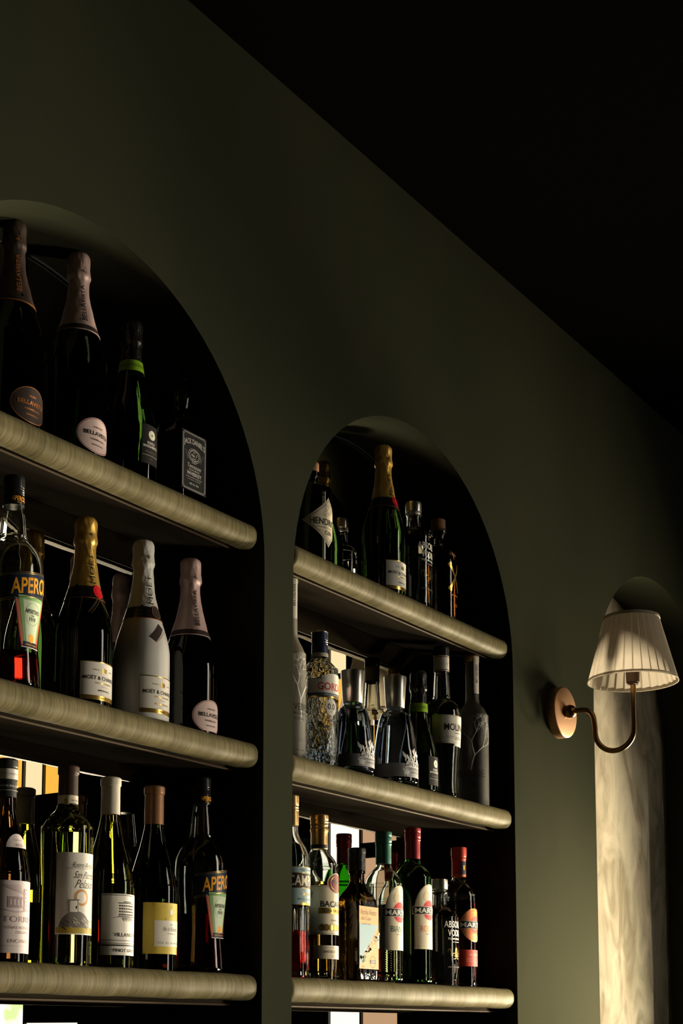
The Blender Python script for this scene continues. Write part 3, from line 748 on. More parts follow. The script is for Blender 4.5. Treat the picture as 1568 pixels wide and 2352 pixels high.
aperol('clear aperitif bottle with navy and orange label, far left of the middle shelf', 1.5447, 1.6198, 1, 0.3244, 1.05, 0.052, AG)
aperol('clear aperitif bottle with navy and orange label, right end of the left bay lowest shelf', 1.9943, 1.6198, 2, 0.3314, 1.0, 0.098, AG)

# --- wine bottles, lowest left shelf
def wine(label, cx, cy, h, R, gm, cap_m, z_cap, shoulder, capr=0.0158, group='wine bottles on the lowest left shelf'):
    if shoulder == 'bordeaux':
        pr = [(R*0.86, 0, 's'), (R-0.0008, 0.004), (R, 0.01), (R, h-0.112), (R*0.97, h-0.100), (R*0.86, h-0.088), (R*0.66, h-0.077), (R*0.47, h-0.069), (0.0150, h-0.058), (0.0140, h-0.045), (0.0138, h-0.006, 's')]
    else:
        pr = [(R*0.86, 0, 's'), (R-0.0008, 0.004), (R, 0.01), (R, h-0.180), (R*0.975, h-0.163), (R*0.88, h-0.142), (R*0.74, h-0.122), (R*0.59, h-0.102), (R*0.47, h-0.082), (0.0152, h-0.065), (0.0140, h-0.045), (0.0138, h-0.006, 's')]
    t, rz, sf = bottle('wine_bottle', label, cx, cy, 2, pr, gm, group=group)
    q = capr
    cap(t, 'capsule', [(max(q-0.0008, prof_r(rz, z_cap)+0.0005), z_cap, 's'), (q-0.0008, z_cap+0.012), (q-0.001, h-0.018), (q-0.0008, h-0.0145), (q+0.0004, h-0.0135), (q+0.0006, h-0.006), (q+0.0003, h-0.002), (q-0.003, h, 's')], cap_m)
    return t, rz, sf
# rose torres
t, rz, sf = wine('dark rose wine bottle with pale mauve label, far left of the lowest shelf', 1.5379, 1.612, 0.2946, 0.0372, 'glass_rose', 'dark_capsule', 0.238, 'burgundy')
sleeve(t, [(0.0160, 0), (0.0160, 1)], 0.2635, 0.2787, 'paper', 0.0004, 'neck_paper')
sleeve(t, [(0.0160, 0), (0.0160, 1)], 0.247, 0.2475, 'paper', 0.0004, 'neck_line')
def f(st):
    st.text('DE CASTA', 0, 0.271, 0.030, 0.003, 'mauve_ink', 1, 0.0)
    st.text('TORRES ENCANTO', 0, 0.2535, 0.040, 0.003, 'white_ink', 1, 0.0)
label_obj(t, round_surf([(0.0165, 0), (0.0165, 1)]), f, 'neck_lettering', rref=0.0165, rot=radians(-20))
def f(st):
    u = 0.0372*radians(58)
    st.patch(0.012, 0.115, -u, u, 'mauve_paper', 0, nu=30)
    for i in range(7): st.line([(-0.030+i*0.002, 0.108-i*0.001), (-0.002+i*0.001, 0.108-i*0.002)], 0.0005, 'mauve_ink', 2)
    st.patch(0.072, 0.104, 0.004, 0.012, 'mauve_ink', 1); st.patch(0.076, 0.092, -0.022, 0.002, 'mauve_ink', 1)
    for i in range(4): st.patch(0.080, 0.088, -0.019+i*0.006, -0.0165+i*0.006, 'mauve_paper', 2)
    for i in range(5): st.patch(0.076+i*0.0055, 0.079+i*0.0055, 0.0062, 0.0098, 'mauve_paper', 2)
    st.line([(-0.032, 0.074), (-0.010, 0.070), (0.02, 0.073), (0.034, 0.071)], 0.0012, 'mauve_ink', 2)
    st.text('TORRES', 0.0, 0.0600, 0.056, 0.0085, 'mauve_ink', 2, 0.0, slope=0)
    st.text('VI\u00d1AS ROSADO', 0.0, 0.0485, 0.052, 0.005, 'mauve_ink', 2, 0.0); st.text('ORGANIC', 0.006, 0.0415, 0.030, 0.004, 'mauve_ink', 2, 0.0)
    st.text('ENCANTO', 0.0, 0.029, 0.040, 0.005, 'mauve_ink', 2, 0.0); st.line([(-0.03, 0.022), (0.03, 0.022)], 0.0004, 'mauve_ink', 2)
label_obj(t, sf, f, 'label', rref=0.0372)
def f(st):
    st.ellipse(0, 0, 0.001, 0.001, 'mauve_paper', 0) if False else None
    st.patch(0.163, 0.1835, lambda q: -0.0195*sqrt(max(0, 1-q*q))-0.0005, lambda q: 0.0195*sqrt(max(0, 1-q*q))+0.0005, 'mauve_paper', 0)
    st.text('-2020-', 0.0, 0.1665, 0.017, 0.0045, 'mauve_ink', 2, 0.0); st.text('COSECHA', 0, 0.174, 0.017, 0.002, 'mauve_ink', 2)
label_obj(t, sf, f, 'vintage_label', rref=0.029)
# roero
t, rz, sf = wine('straw coloured wine bottle with tower label and brown capsule', 1.6732, 1.6198, 0.3057, 0.0395, 'glass_straw', 'brown_capsule', 0.2575, 'bordeaux')
sleeve(t, [(0.0148, 0), (0.0148, 1)], 0.2395, 0.2585, 'cream_paper', 0.0006, 'tax_strip')
def f(st):
    st.patch(0.244, 0.254, -0.012, -0.002, 'paper', 0); st.patch(0.2455, 0.2525, -0.0105, -0.0045, 'ochre_ink', 1); st.text('AA012345'[:2]+' 4086', 0.008, 0.2505, 0.013, 0.0028, 'ink', 1); st.rows(0.008, 0.2475, 0.012, 3, 0.0015)
label_obj(t, round_surf([(0.0155, 0), (0.0155, 1)]), f, 'strip_lettering', rref=0.0155, rot=radians(-30))
def f(st):
    u0, u1 = -0.0395*radians(68), 0.0395*radians(34)
    c = (u0+u1)/2
    st.patch(0.0455, 0.1685, u0, u1, 'paper', 0, nu=36)
    st.text('Roero Arneis', c+0.010, 0.1500, 0.040, 0.008, 'ink', 2, -0.012, shear=0.45)
    st.line([(c-0.022, 0.1445), (c+0.030, 0.1445)], 0.0005, 'grey_ink', 2)
    st.text('San Pietro', c+0.012, 0.1350, 0.038, 0.0105, 'ink', 2, -0.014, shear=0.45)
    st.text('Pelaso', c+0.012, 0.1215, 0.032, 0.0125, 'ink', 2, -0.014, shear=0.45)
    st.ellipse(c+0.0050, 0.1010, 0.0125, 0.0125, 'orange_paper', 1); st.ellipse(c+0.0050, 0.1010, 0.0088, 0.0088, 'paper', 2)
    st.patch(0.079, 0.096, c-0.014, c-0.0005, 'paper', 3); st.line([(c-0.0155, 0.078), (c-0.0145, 0.096)], 0.0016, 'grey_ink', 4); st.line([(c-0.001, 0.078), (c-0.002, 0.097)], 0.0008, 'grey_ink', 4)
    st.line([(c-0.016, 0.0962), (c+0.0005, 0.0972)], 0.0018, 'grey_ink', 4); st.patch(0.084, 0.088, c-0.005, c-0.003, 'ink', 4)
    hill = lambda t_: c-0.004-0.026*sqrt(max(0, 1-t_*t_*0.98)); hr = lambda t_: c-0.004+0.026*sqrt(max(0, 1-t_*t_*0.98))
    st.patch(0.053, 0.080, hill, hr, 'grey_ink', 2)
    st.patch(0.0475, 0.056, u0+0.001, u1-0.002, 'ochre_ink', 3)
    for i in range(26): 
        x = c-0.028+random.random()*0.05; z = 0.056+random.random()*0.016
        st.line([(x, z), (x+0.006, z-0.004)], 0.0008, random.choice(['ink', 'paper', 'grey_ink']), 4)
label_obj(t, sf, f, 'label', rref=0.0395)
# villa pinot grigio
t, rz, sf = wine('dark green wine bottle with cream capsule and white villa drawing label', 1.7598, 1.612, 0.299, 0.0392, 'glass_olive', 'cream_capsule', 0.2396, 'burgundy')
def f(st):
    u = 0.0392*radians(64)
    st.patch(0.0335, 0.1130, -u, u, 'paper', 0, nu=34); st.patch(0.0185, 0.0330, -u, u, 'paper', 0, nu=34)
    for z, wd in ((0.1105, 0.0009), (0.0410, 0.0008), (0.0365, 0.0008), (0.0335, 0.0022), (0.1125, .0004)): st.line([(-u, z), (u, z)], wd, 'ink', 1)
    for r_i in range(4):
        for c_i in range(9): st.patch(0.0795+r_i*0.0045, 0.0822+r_i*0.0045, -0.0155+c_i*0.0036, -0.0135+c_i*0.0036, 'ink', 2, nu=2)
    st.line([(-0.018, 0.0780), (0.018, 0.0780)], 0.0012, 'ink', 2); st.line([(-0.017, 0.0985), (0.017, 0.0985)], 0.0014, 'ink', 2); st.line([(-0.008, 0.1005), (0.008, 0.1005)], 0.0014, 'ink', 2)
    st.line([(-0.026, 0.0760), (0.026, 0.0775)], 0.0005, 'grey_ink', 2)
    for i in range(10): st.line([(-0.010+0.0022*i, 0.0765), (-0.0095+0.0022*i, 0.0725-0.002*(i % 2))], 0.0010, 'grey_ink', 2)
    st.text('VILLANOVA', 0.0, 0.0498, 0.048, 0.0058, 'ink', 2, 0.004)
    st.text('PINOT GRIGIO', 0.0, 0.0258, 0.050, 0.0050, 'ink', 2, 0.012)
label_obj(t, sf, f, 'label', rref=0.0392)
# vie di romans
t, rz, sf = wine('dark wine bottle with tan capsule and yellow patterned label', 1.8729, 1.6198, 0.3013, 0.0392, 'glass_dark', 'tan_capsule', 0.2374, 'burgundy', 0.0165)
def f(st):
    u = 0.0392*radians(72)
    st.patch(0.0255, 0.1075, -u, u, 'yellow_paper', 0, nu=36)
    for i in range(70):
        x = (random.random()*2-1)*(u-0.004); z = 0.029+random.random()*0.074; a = random.random()*6.28
        st.line([(x+0.0024*cos(a+k*0.9), z+0.0024*sin(a+k*0.9)) for k in range(5)], 0.0004, 'ochre_ink', 1)
    st.patch(0.0375, 0.0790, -0.0305, 0.0305, 'paper', 2, nu=30)
    st.text('2021', 0, 0.0725, 0.006, 0.0022, 'ink', 3); st.text('Vie di Romans', 0.0, 0.0655, 0.034, 0.0070, 'ink', 3, -0.012, shear=0.4)
    st.text('CHARDONNAY', 0.0, 0.0580, 0.018, 0.0016, 'ink', 3); st.text('V I E   D I   R O M A N S', 0.0, 0.0430, 0.050, 0.0030, 'ink', 3)
    st.ellipse(0.0, 0.0925, 0.0035, 0.0045, 'paper', 1)
label_obj(t, sf, f, 'label', rref=0.0392)

# --- right bay, top shelf
t, rz, sf = bottle('gin_bottle', 'black apothecary gin bottle with diamond label, left end of the right bay top shelf', 2.3143, 1.6198, 0,
   [(0.036, 0, 's'), (0.0415, 0.004), (0.0425, 0.012), (0.0425, 0.138), (0.0405, 0.148), (0.034, 0.156), (0.022, 0.161), (0.0165, 0.164), (0.0160, 0.176), (0.0185, 0.178, 's'), (0.0185, 0.186, 's')], 'glass_black')
cap(t, 'cork_stopper', [(0.0150, 0.186, 's'), (0.0165, 0.187), (0.0170, 0.203), (0.0150, 0.206, 's')], 'cork')
def f(st):
    a, b, c = 0.056, 0.0495, 0.0795
    h1 = lambda k: (lambda t_: k*a*(1-abs(2*t_-1))**1.25)
    st.patch(c-b, c+b, h1(-1), h1(1), 'cream_paper', 0, nv=40)
    for q, wd in ((0.92, 0.0007), (0.86, 0.0004)):
        pts = []
        for i in range(21):
            t_ = i/20; pts.append((-a*q*(1-abs(2*t_-1))**1.25, c-b*q+2*b*q*t_))
        st.line(pts, wd, 'ink', 1); st.line([(-x, z) for x, z in pts], wd, 'ink', 1)
    st.text("HENDRICK'S", 0, c-0.0005, 0.082, 0.0135, 'ink', 2, 0.01)
    st.text('DISTILLED AND BOTTLED IN SCOTLAND', 0, c-0.012, 0.055, 0.0022, 'ink', 2)
    st.text('GIN', 0, c-0.0215, 0.020, 0.0085, 'ink', 2, 0.005); st.line([(-0.026, c-0.0195), (-0.013, c-0.0195)], 0.0005, 'ink', 2)
    for i in range(26):
        x = (random.random()*2-1)*0.012; z = c+0.013+random.random()*0.022; an = random.random()*6.28
        st.line([(x+0.0035*cos(an+k*0.7), z+0.0035*sin(an+k*0.7)) for k in range(6)], 0.0005, 'grey_ink', 2)
    st.rows(0, c-0.030, 0.014, 4, 0.0026)
label_obj(t, sf, f, 'label', rref=0.0425)
def absolut(label, cx, cy, sh, h, group):
    t, rz, sf = bottle('vodka_bottle', label, cx, cy, sh, [(0.034, 0, 's'), (0.0382, 0.004), (0.039, 0.010), (0.039, h-0.093), (0.0375, h-0.080), (0.0315, h-0.068), (0.0205, h-0.060), (0.0158, h-0.055), (0.0150, h-0.048), (0.0150, h-0.030), (0.0172, h-0.028, 's'), (0.0172, h-0.022, 's'), (0.0140, h-0.020, 's')],
        'glass_clear', 0.0025, 'clear_liquid', h-0.105, 0.012, group=group)
    cap(t, 'bottle_cap', [(0.0168, h-0.0205, 's'), (0.0172, h-0.019), (0.0172, h-0.002), (0.0160, h, 's')], 'silver')
    def f(st):
        k = h/0.2363
        st.text('ABSOLUT', 0, 0.1340*k, 0.0640, 0.0140, 'white_ink', 0, 0.02); st.text('VODKA', 0, 0.1150*k, 0.0470, 0.0140, 'white_ink', 0, 0.02)
        st.text('TOMORROW', 0, 0.1020*k, 0.0480, 0.0042, 'white_ink', 0, 0.01); st.text('LIMITED EDITION', 0, 0.0950*k, 0.026, 0.0018, 'white_ink', 0, 0.01)
        for s_ in (-1, 1):
            st.line([(s_*(0.002+0.010*q*cos(q*5.2)), 0.070*k+0.010*sin(q*5.2)+0.004*q) for q in [i/14 for i in range(15)]], 0.0012, 'gold', 0)
            st.line([(s_*(0.008+0.007*cos(a)), 0.064*k+0.006*sin(a)) for a in [i*0.35 for i in range(15)]], 0.0010, 'gold', 0)
            st.line([(s_*(0.020+0.004*cos(a)), 0.072*k+0.007*sin(a)) for a in [i*0.35 for i in range(12)]], 0.0009, 'gold', 0)
        st.text('DISTILLED IN SWEDEN', 0, 0.040*k, 0.046, 0.0030, 'grey_ink', 0)
    label_obj(t, sf, f, 'print', rref=0.039)
    return t
VG = 'clear vodka bottles with silver caps'
absolut('clear vodka bottle with silver cap, right of the gold foil champagne', 2.6875, 1.612, 0, 0.2363, VG)
t, rz, sf = bottle('rum_bottle', 'dark squat rum bottle with cork and gold crossed emblem', 2.8061, 1.6198, 0,
   [(0.034, 0, 's'), (0.0395, 0.005), (0.0405, 0.012), (0.0400, 0.120), (0.0385, 0.145), (0.034, 0.160), (0.0245, 0.170), (0.0170, 0.176), (0.0155, 0.184), (0.0155, 0.198), (0.0200, 0.202), (0.0205, 0.207), (0.0195, 0.210, 's')], 'glass_clear', 0.003, 'brown_liquid', 0.168, 0.010)
cap(t, 'cork_stopper', [(0.0140, 0.2095, 's'), (0.0140, 0.214), (0.0158, 0.215), (0.0160, 0.231), (0.0150, 0.2345, 's')], 'cork')
def f(st):
    c = 0.098
    for s_ in (-1, 1):
        st.line([(s_*-0.016, c-0.026), (s_*0.016, c+0.026)], lambda q: 0.0042+0.0025*abs(2*q-1), 'gold', 1)
        for e in (-1, 1):
            st.ellipse(s_*e*0.0175-0.0, c+e*0.0265, 0.0048, 0.0042, 'gold', 1); st.ellipse(s_*e*0.0145, c+e*0.0290, 0.0036, 0.0036, 'gold', 1)
    st.text('RUM', 0, 0.150, 0.030, 0.007, 'grey_ink', 0, arc=6)
    st.text('THE ORIGINAL', 0, 0.0575, 0.034, 0.004, 'copper_print', 1); st.text('35%', 0, 0.036, 0.016, 0.007, 'copper_print', 1)
label_obj(t, sf, f, 'emblem', rref=0.040, rot=radians(2))

# --- right bay, middle shelf
def tree_strokes(st, u, z0, height, m, seed=1, spread=0.5):
    rnd = random.Random(seed)
    def br(x, z, a, L, wd, d):
        n = 4; pts = [(x, z)]
        for i in range(n):
            a += rnd.uniform(-0.16, 0.16); x += sin(a)*L/n; z += cos(a)*L/n; pts.append((x, z))
        st.line(pts, lambda q: wd*(1-0.3*q), m, 1)
        if d == 0: return
        for s_ in ((-1, 1) if d != 4 else (-1, 0, 1)):
            br(x, z, a+s_*spread*rnd.uniform(0.6, 1.3), L*rnd.uniform(0.64, 0.84), max(0.0006, wd*0.66), d-1)
    br(u, z0, 0.05, height*0.30, height*0.026, 6)
def belvedere(label, cx, cy, h, R, rot, dark, group):
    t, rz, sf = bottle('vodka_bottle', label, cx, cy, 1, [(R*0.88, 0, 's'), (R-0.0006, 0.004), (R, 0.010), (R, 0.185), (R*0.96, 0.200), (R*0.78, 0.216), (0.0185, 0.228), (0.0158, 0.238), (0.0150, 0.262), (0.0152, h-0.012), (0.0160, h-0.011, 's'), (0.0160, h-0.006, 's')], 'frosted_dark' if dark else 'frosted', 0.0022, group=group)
    cap(t, 'bottle_cap', [(0.0164, h-0.016, 's'), (0.0166, h-0.013), (0.0166, h-0.001), (0.0155, h, 's')], 'gold_cap')
    def f(st):
        tree_strokes(st, 0.003, 0.072, 0.130, 'light_frost_print', 5 if dark else 9, 0.50)
        st.text('BELVEDERE', 0, 0.0985 if not dark else 0.068, 0.066, 0.0125 if not dark else 0.015, 'ink' , 2, 0.0)
        if not dark:
            st.text('ORGANIC', 0, 0.086, 0.036, 0.0055, 'ink', 2); st.text('VODKA', 0, 0.076, 0.026, 0.0055, 'ink', 2)
            st.rows(0, 0.040, 0.024, 3, 0.003); st.text('40% vol', 0, 0.018, 0.020, 0.003, 'ink', 2)
        else:
            st.text('VODKA', 0, 0.054, 0.020, 0.005, 'grey_ink', 2); st.text('POLSKA', 0, 0.030, 0.018, 0.003, 'light_frost_print', 2)
    label_obj(t, sf, f, 'print', rref=R, rot=rot)
    def g(st):
        st.patch(h-0.088, h-0.004, -0.0075, 0.0075, 'paper', 1, nv=6); st.text('BELVEDERE', 0, h-0.043, 0.042, 0.0062, 'ink', 2, 0.006, rot=1)
    label_obj(t, round_surf([(r+0.0012, z) for r, z in rz]), g, 'neck_strip', rref=0.0165, rot=radians(-22))
BG = 'frosted tree print vodka bottles'
belvedere('frosted vodka bottle with white tree print, half hidden behind the pillar', 2.2481, 1.6198, 0.3568, 0.0312, radians(-15), False, BG)
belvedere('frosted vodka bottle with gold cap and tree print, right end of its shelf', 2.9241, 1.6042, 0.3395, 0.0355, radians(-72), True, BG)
# gordon
t, rz, sf = bottle('gin_bottle', 'clear relief gin bottle with red and white label and dark blue cap', 2.3478, 1.6198, 1,
   [(0.032, 0, 's'), (0.0355, 0.004), (0.036, 0.010), (0.036, 0.178), (0.0345, 0.189), (0.0295, 0.199), (0.0215, 0.208), (0.0160, 0.216), (0.0148, 0.224), (0.0142, 0.262, 's')], 'glass_relief', 0.0028, None, 0, 0.012)
c_ = cap(t, 'bottle_cap', [(0.0152, 0.2235, 's'), (0.0158, 0.2245), (0.0158, 0.240), (0.0150, 0.241), (0.0160, 0.2425), (0.0150, 0.245), (0.0160, 0.247), (0.0150, 0.2495), (0.0160, 0.2515), (0.0158, 0.2640), (0.0160, 0.2645), (0.0150, 0.2655, 's')], 'blue_cap')
cap(t, 'cap_rim', [(0.0152, 0.2648, 's'), (0.0162, 0.2650), (0.0162, 0.2670), (0.0150, 0.2683, 's')], 'silver')
sleeve(t, [(0.0162, 0), (0.0162, 1)], 0.2169, 0.2237, 'cream_paper', 0.0004, 'neck_paper')
def f(st): st.text('SINCE 1769  LONDON', 0, 0.2203, 0.060, 0.0026, 'ink', 1)
label_obj(t, round_surf([(0.0167, 0), (0.0167, 1)]), f, 'neck_lettering', rref=0.0167)
def f(st):
    u = 0.036*radians(93); rt = lambda t_: 1
    st.patch(0.1415, 0.1690, -u, u, 'paper', 0, nu=40); st.patch(0.1355, 0.1418, -u, u, 'band_blue', 0, nu=40); st.patch(0.1325, 0.1358, -u, u, 'gold', 0, nu=40)
    st.line([(-u, 0.1690), (-0.03, 0.1690)], 0.0010, 'band_blue', 1)
    st.patch(0.1688, 0.1800, lambda q: -0.031*sqrt(max(0, 1-q*q)), lambda q: 0.031*sqrt(max(0, 1-q*q)), 'paper', 0)
    st.text("GORDON'S", 0.006, 0.1545, 0.088, 0.0150, 'red_ink', 1, 0.008); st.text('ALCOHOL FREE', 0.004, 0.1385, 0.060, 0.0028, 'white_ink', 1)
    st.ellipse(-0.0105, 0.1145, 0.0120, 0.0165, 'paper', 1); st.text('0.0', -0.0105, 0.1155, 0.0165, 0.0115, 'ink', 2, 0.004)
    st.text('ALC %', -0.0105, 0.1055, 0.006, 0.0016, 'ink', 2)
    for k in range(7):
        s0 = random.random()*0.4
        st.line([(-0.034+0.005*k+0.0045*sin(q*6+s0+k), 0.012+0.088*q) for q in [i/16 for i in range(17)]], lambda q: 0.0013*(1-q)+0.0003, 'glass_clear', 1)
label_obj(t, sf, f, 'label', rref=0.036)
# gin mare
def gin_mare(label, cx, cy, h, R, level, group, k):
    pr = [(R*0.86, 0, 's'), (R-0.0008, 0.004), (R, 0.010), (R, 0.040*k), (R*0.965, 0.065*k), (R*0.86, 0.100*k), (R*0.76, 0.125*k), (R*0.66, 0.138*k), (R*0.49, 0.1445*k), (0.0195, 0.1475*k), (0.0185, 0.1530*k), (0.0195, 0.1550*k, 's')]
    t, rz, sf = bottle('gin_decanter', label, cx, cy, 1, pr, 'glass_smoke', 0.0026, 'clear_liquid', level, 0.012, group=group)
    zc = 0.1540*k
    cap(t, 'steel_stopper', [(0.0190, zc, 's'), (0.0196, zc+0.001, 's'), (0.0238, h-0.0015, 's'), (0.0230, h, 's')], 'silver', 48)
    def f(st):
        u = R*2.2
        st.patch(0.0125*k, 0.0385*k, -u, u*0.7, 'frost_print', 0, nu=50)
        rnd = random.Random(3)
        def leaf(x, z, a, L, m, ly):
            pts = [(x+sin(a)*L*q/6, z+cos(a)*L*q/6) for q in range(7)]
            st.line(pts, lambda q: L*0.30*sin(pi*min(1, max(0, q*0.96+0.02)))+0.0002, m, ly)
        for i in range(34):
            x = -0.010+rnd.uniform(-0.017, 0.022); z = 0.030*k+rnd.random()*0.032*k*(1-abs(x+0.008)/0.05)
            leaf(x, z, rnd.uniform(-1.1, 1.1), rnd.uniform(0.009, 0.016), 'light_frost_print', 1)
        for i in range(14):
            leaf(-0.026+rnd.uniform(-0.006, 0.008), 0.014*k+rnd.random()*0.012*k, rnd.uniform(-1.3, 1.3), rnd.uniform(0.008, 0.013), 'light_frost_print', 1)
        st.patch(0.0320*k, 0.0430*k, -0.024, 0.026, 'light_frost_print', 1)
        st.text('GIN MARE', 0.0, 0.0375*k, 0.052, 0.0092, 'ink', 2, 0.0)
        st.text('DISTILLED WITH ROSEMARY THYME', 0.0, 0.0285*k, 0.056, 0.0024, 'ink', 2); st.text('700ml 42,7% Vol', 0.004, 0.0215*k, 0.034, 0.0034, 'ink', 2)
    label_obj(t, sf, f, 'print', rref=R)
GG = 'steel capped gin decanters'
gin_mare('tinted gin decanter with steel stopper, beside the relief gin bottle', 2.4384, 1.6042, 0.2067, 0.0425, 0.022, GG, 0.93)
gin_mare('larger nearer gin decanter with steel stopper, in front of the prosecco', 2.597, 1.5965+0.008, 0.2267, 0.0465, 0.030, GG, 1.05)
# molinari
t, rz, sf = bottle('sambuca_bottle', 'clear sambuca bottle with black cap and white wavy label', 2.8082, 1.6159, 1,
   [(0.0315, 0, 's'), (0.0345, 0.004), (0.035, 0.012), (0.0335, 0.035), (0.0355, 0.075), (0.0395, 0.120), (0.0412, 0.160), (0.0412, 0.185), (0.0390, 0.198), (0.0320, 0.210), (0.0235, 0.2175), (0.0195, 0.2205, 's'), (0.0198, 0.2235, 's'), (0.0185, 0.230), (0.0175, 0.252), (0.0160, 0.278), (0.0155, 0.330, 's')], 'glass_clear', 0.0028, 'clear_liquid', 0.188, 0.010)
cap(t, 'bottle_cap', [(0.0168, 0.3150, 's'), (0.0172, 0.3160), (0.0172, 0.3340), (0.0160, 0.3361, 's')], 'black_plastic', ridges=36)
sleeve(t, [(0.0165, 0), (0.0165, 1)], 0.2810, 0.3155, 'paper', 0.0004, 'neck_paper')
def f(st):
    for z in (0.2835, 0.3125): st.patch(z-0.0008, z+0.0008, -0.050, 0.050, 'maroon', 0, nu=40)
    st.line([(-0.011+0.002*i, 0.297+0.003*sin(i*1.9)) for i in range(12)], 0.0005, 'ink', 1)
label_obj(t, round_surf([(0.0170, 0), (0.0170, 1)]), f, 'neck_signature', rref=0.0170, rot=radians(-35))
def f(st):
    u = 0.041*radians(90)
    st.patch(0.1175, 0.1790, -u, u*0.62, 'paper', 0, nu=44)
    st.patch(0.1125, 0.1178, -0.012, 0.030, 'paper', 0)
    for z in (0.1770, 0.1200): st.line([(-u+0.002, z), (u*0.6, z)], 0.0004, 'ink', 1)
    st.text('MOLINARI', 0.0, 0.1530, 0.076, 0.0150, 'ink', 1, 0.018); st.text('SAMBUCA', 0.0, 0.1405, 0.026, 0.0035, 'ink', 1)
    st.text('EXTRA', 0.0, 0.1295, 0.020, 0.0065, 'ink', 1, 0.0, shear=0.3); st.line([(-0.034, 0.1325), (-0.014, 0.1325)], 0.0007, 'ink', 1); st.line([(-0.034, 0.1290), (-0.014, 0.1290)], 0.0004, 'ink', 1)
    st.text('70 cl', -0.047, 0.1300, 0.010, 0.003, 'ink', 1)
label_obj(t, sf, f, 'label', rref=0.041)

# --- right bay, lowest shelf
fl = lambda r, z, a: r*(1-0.022*abs(sin(a*14))) if 0.012 < z < 0.120 else r
t, rz, sf = bottle('bitter_bottle', 'clear fluted bitter bottle with pale blue label, half hidden behind the pillar', 2.2431, 1.612, 2,
   [(0.031, 0, 's'), (0.0352, 0.004), (0.036, 0.011), (0.036, 0.118), (0.0362, 0.130), (0.0362, 0.202), (0.0350, 0.218), (0.0290, 0.236), (0.0200, 0.250), (0.0150, 0.262), (0.0138, 0.275), (0.0134, 0.325, 's')], 'glass_clear', 0.0026, 'red_liquid', 0.085, 0.012, seg=112, flute=fl)
cap(t, 'bottle_cap', [(0.0148, 0.2783, 's'), (0.0152, 0.280), (0.0152, 0.303), (0.0145, 0.304), (0.0154, 0.306), (0.0146, 0.309), (0.0154, 0.311), (0.0146, 0.314), (0.0154, 0.316), (0.0154, 0.3315), (0.0145, 0.3325, 's')], 'gold_cap')
def f(st):
    u = 0.036*1.9
    st.patch(0.1300, 0.2000, -u, u, 'gold', 0, nu=44); st.patch(0.1308, 0.1605, -u, u, 'blue_grey', 1, nu=44); st.patch(0.1615, 0.1875, -u, u, 'black_label', 1, nu=44); st.patch(0.1885, 0.1990, -u, u, 'blue_grey', 1, nu=44)
    st.text('CAMPARI', 0.0, 0.1745, 0.078, 0.0195, 'cream_paper', 2, 0.012); st.text('SINCE 1860', 0, 0.1938, 0.030, 0.003, 'ink', 2)
    st.text('Campari', 0.0, 0.1500, 0.030, 0.0080, 'gold', 2, -0.01, shear=0.4); st.text('M I L A N O', 0.0, 0.1405, 0.040, 0.0040, 'ink', 2); st.patch(0.1308, 0.1345, -0.014, 0.014, 'gold', 2)
label_obj(t, sf, f, 'label', rref=0.0365)
# bacardi
t, rz, sf = bottle('rum_bottle', 'clear amber rum bottle with gold cap and tan label', 2.3362, 1.612, 2,
   [(0.031, 0, 's'), (0.0355, 0.004), (0.0362, 0.011), (0.0362, 0.198), (0.0350, 0.208), (0.0300, 0.222), (0.0225, 0.232), (0.0170, 0.240), (0.0150, 0.250), (0.0146, 0.303, 's')], 'glass_clear', 0.0026, 'amber_liquid', 0.180, 0.012)
cap(t, 'bottle_cap', [(0.0155, 0.2435, 's'), (0.0160, 0.2445), (0.0160, 0.2750), (0.0170, 0.276), (0.0172, 0.282), (0.0162, 0.2835), (0.0162, 0.2880), (0.0174, 0.2895), (0.0166, 0.2925), (0.0174, 0.2945), (0.0166, 0.2975), (0.0174, 0.2995), (0.0172, 0.3075), (0.0160, 0.3089, 's')], 'gold_cap')
sleeve(t, [(0.0161, 0), (0.0161, 1)], 0.2445, 0.2515, 'black_label', 0.0003, 'neck_band')
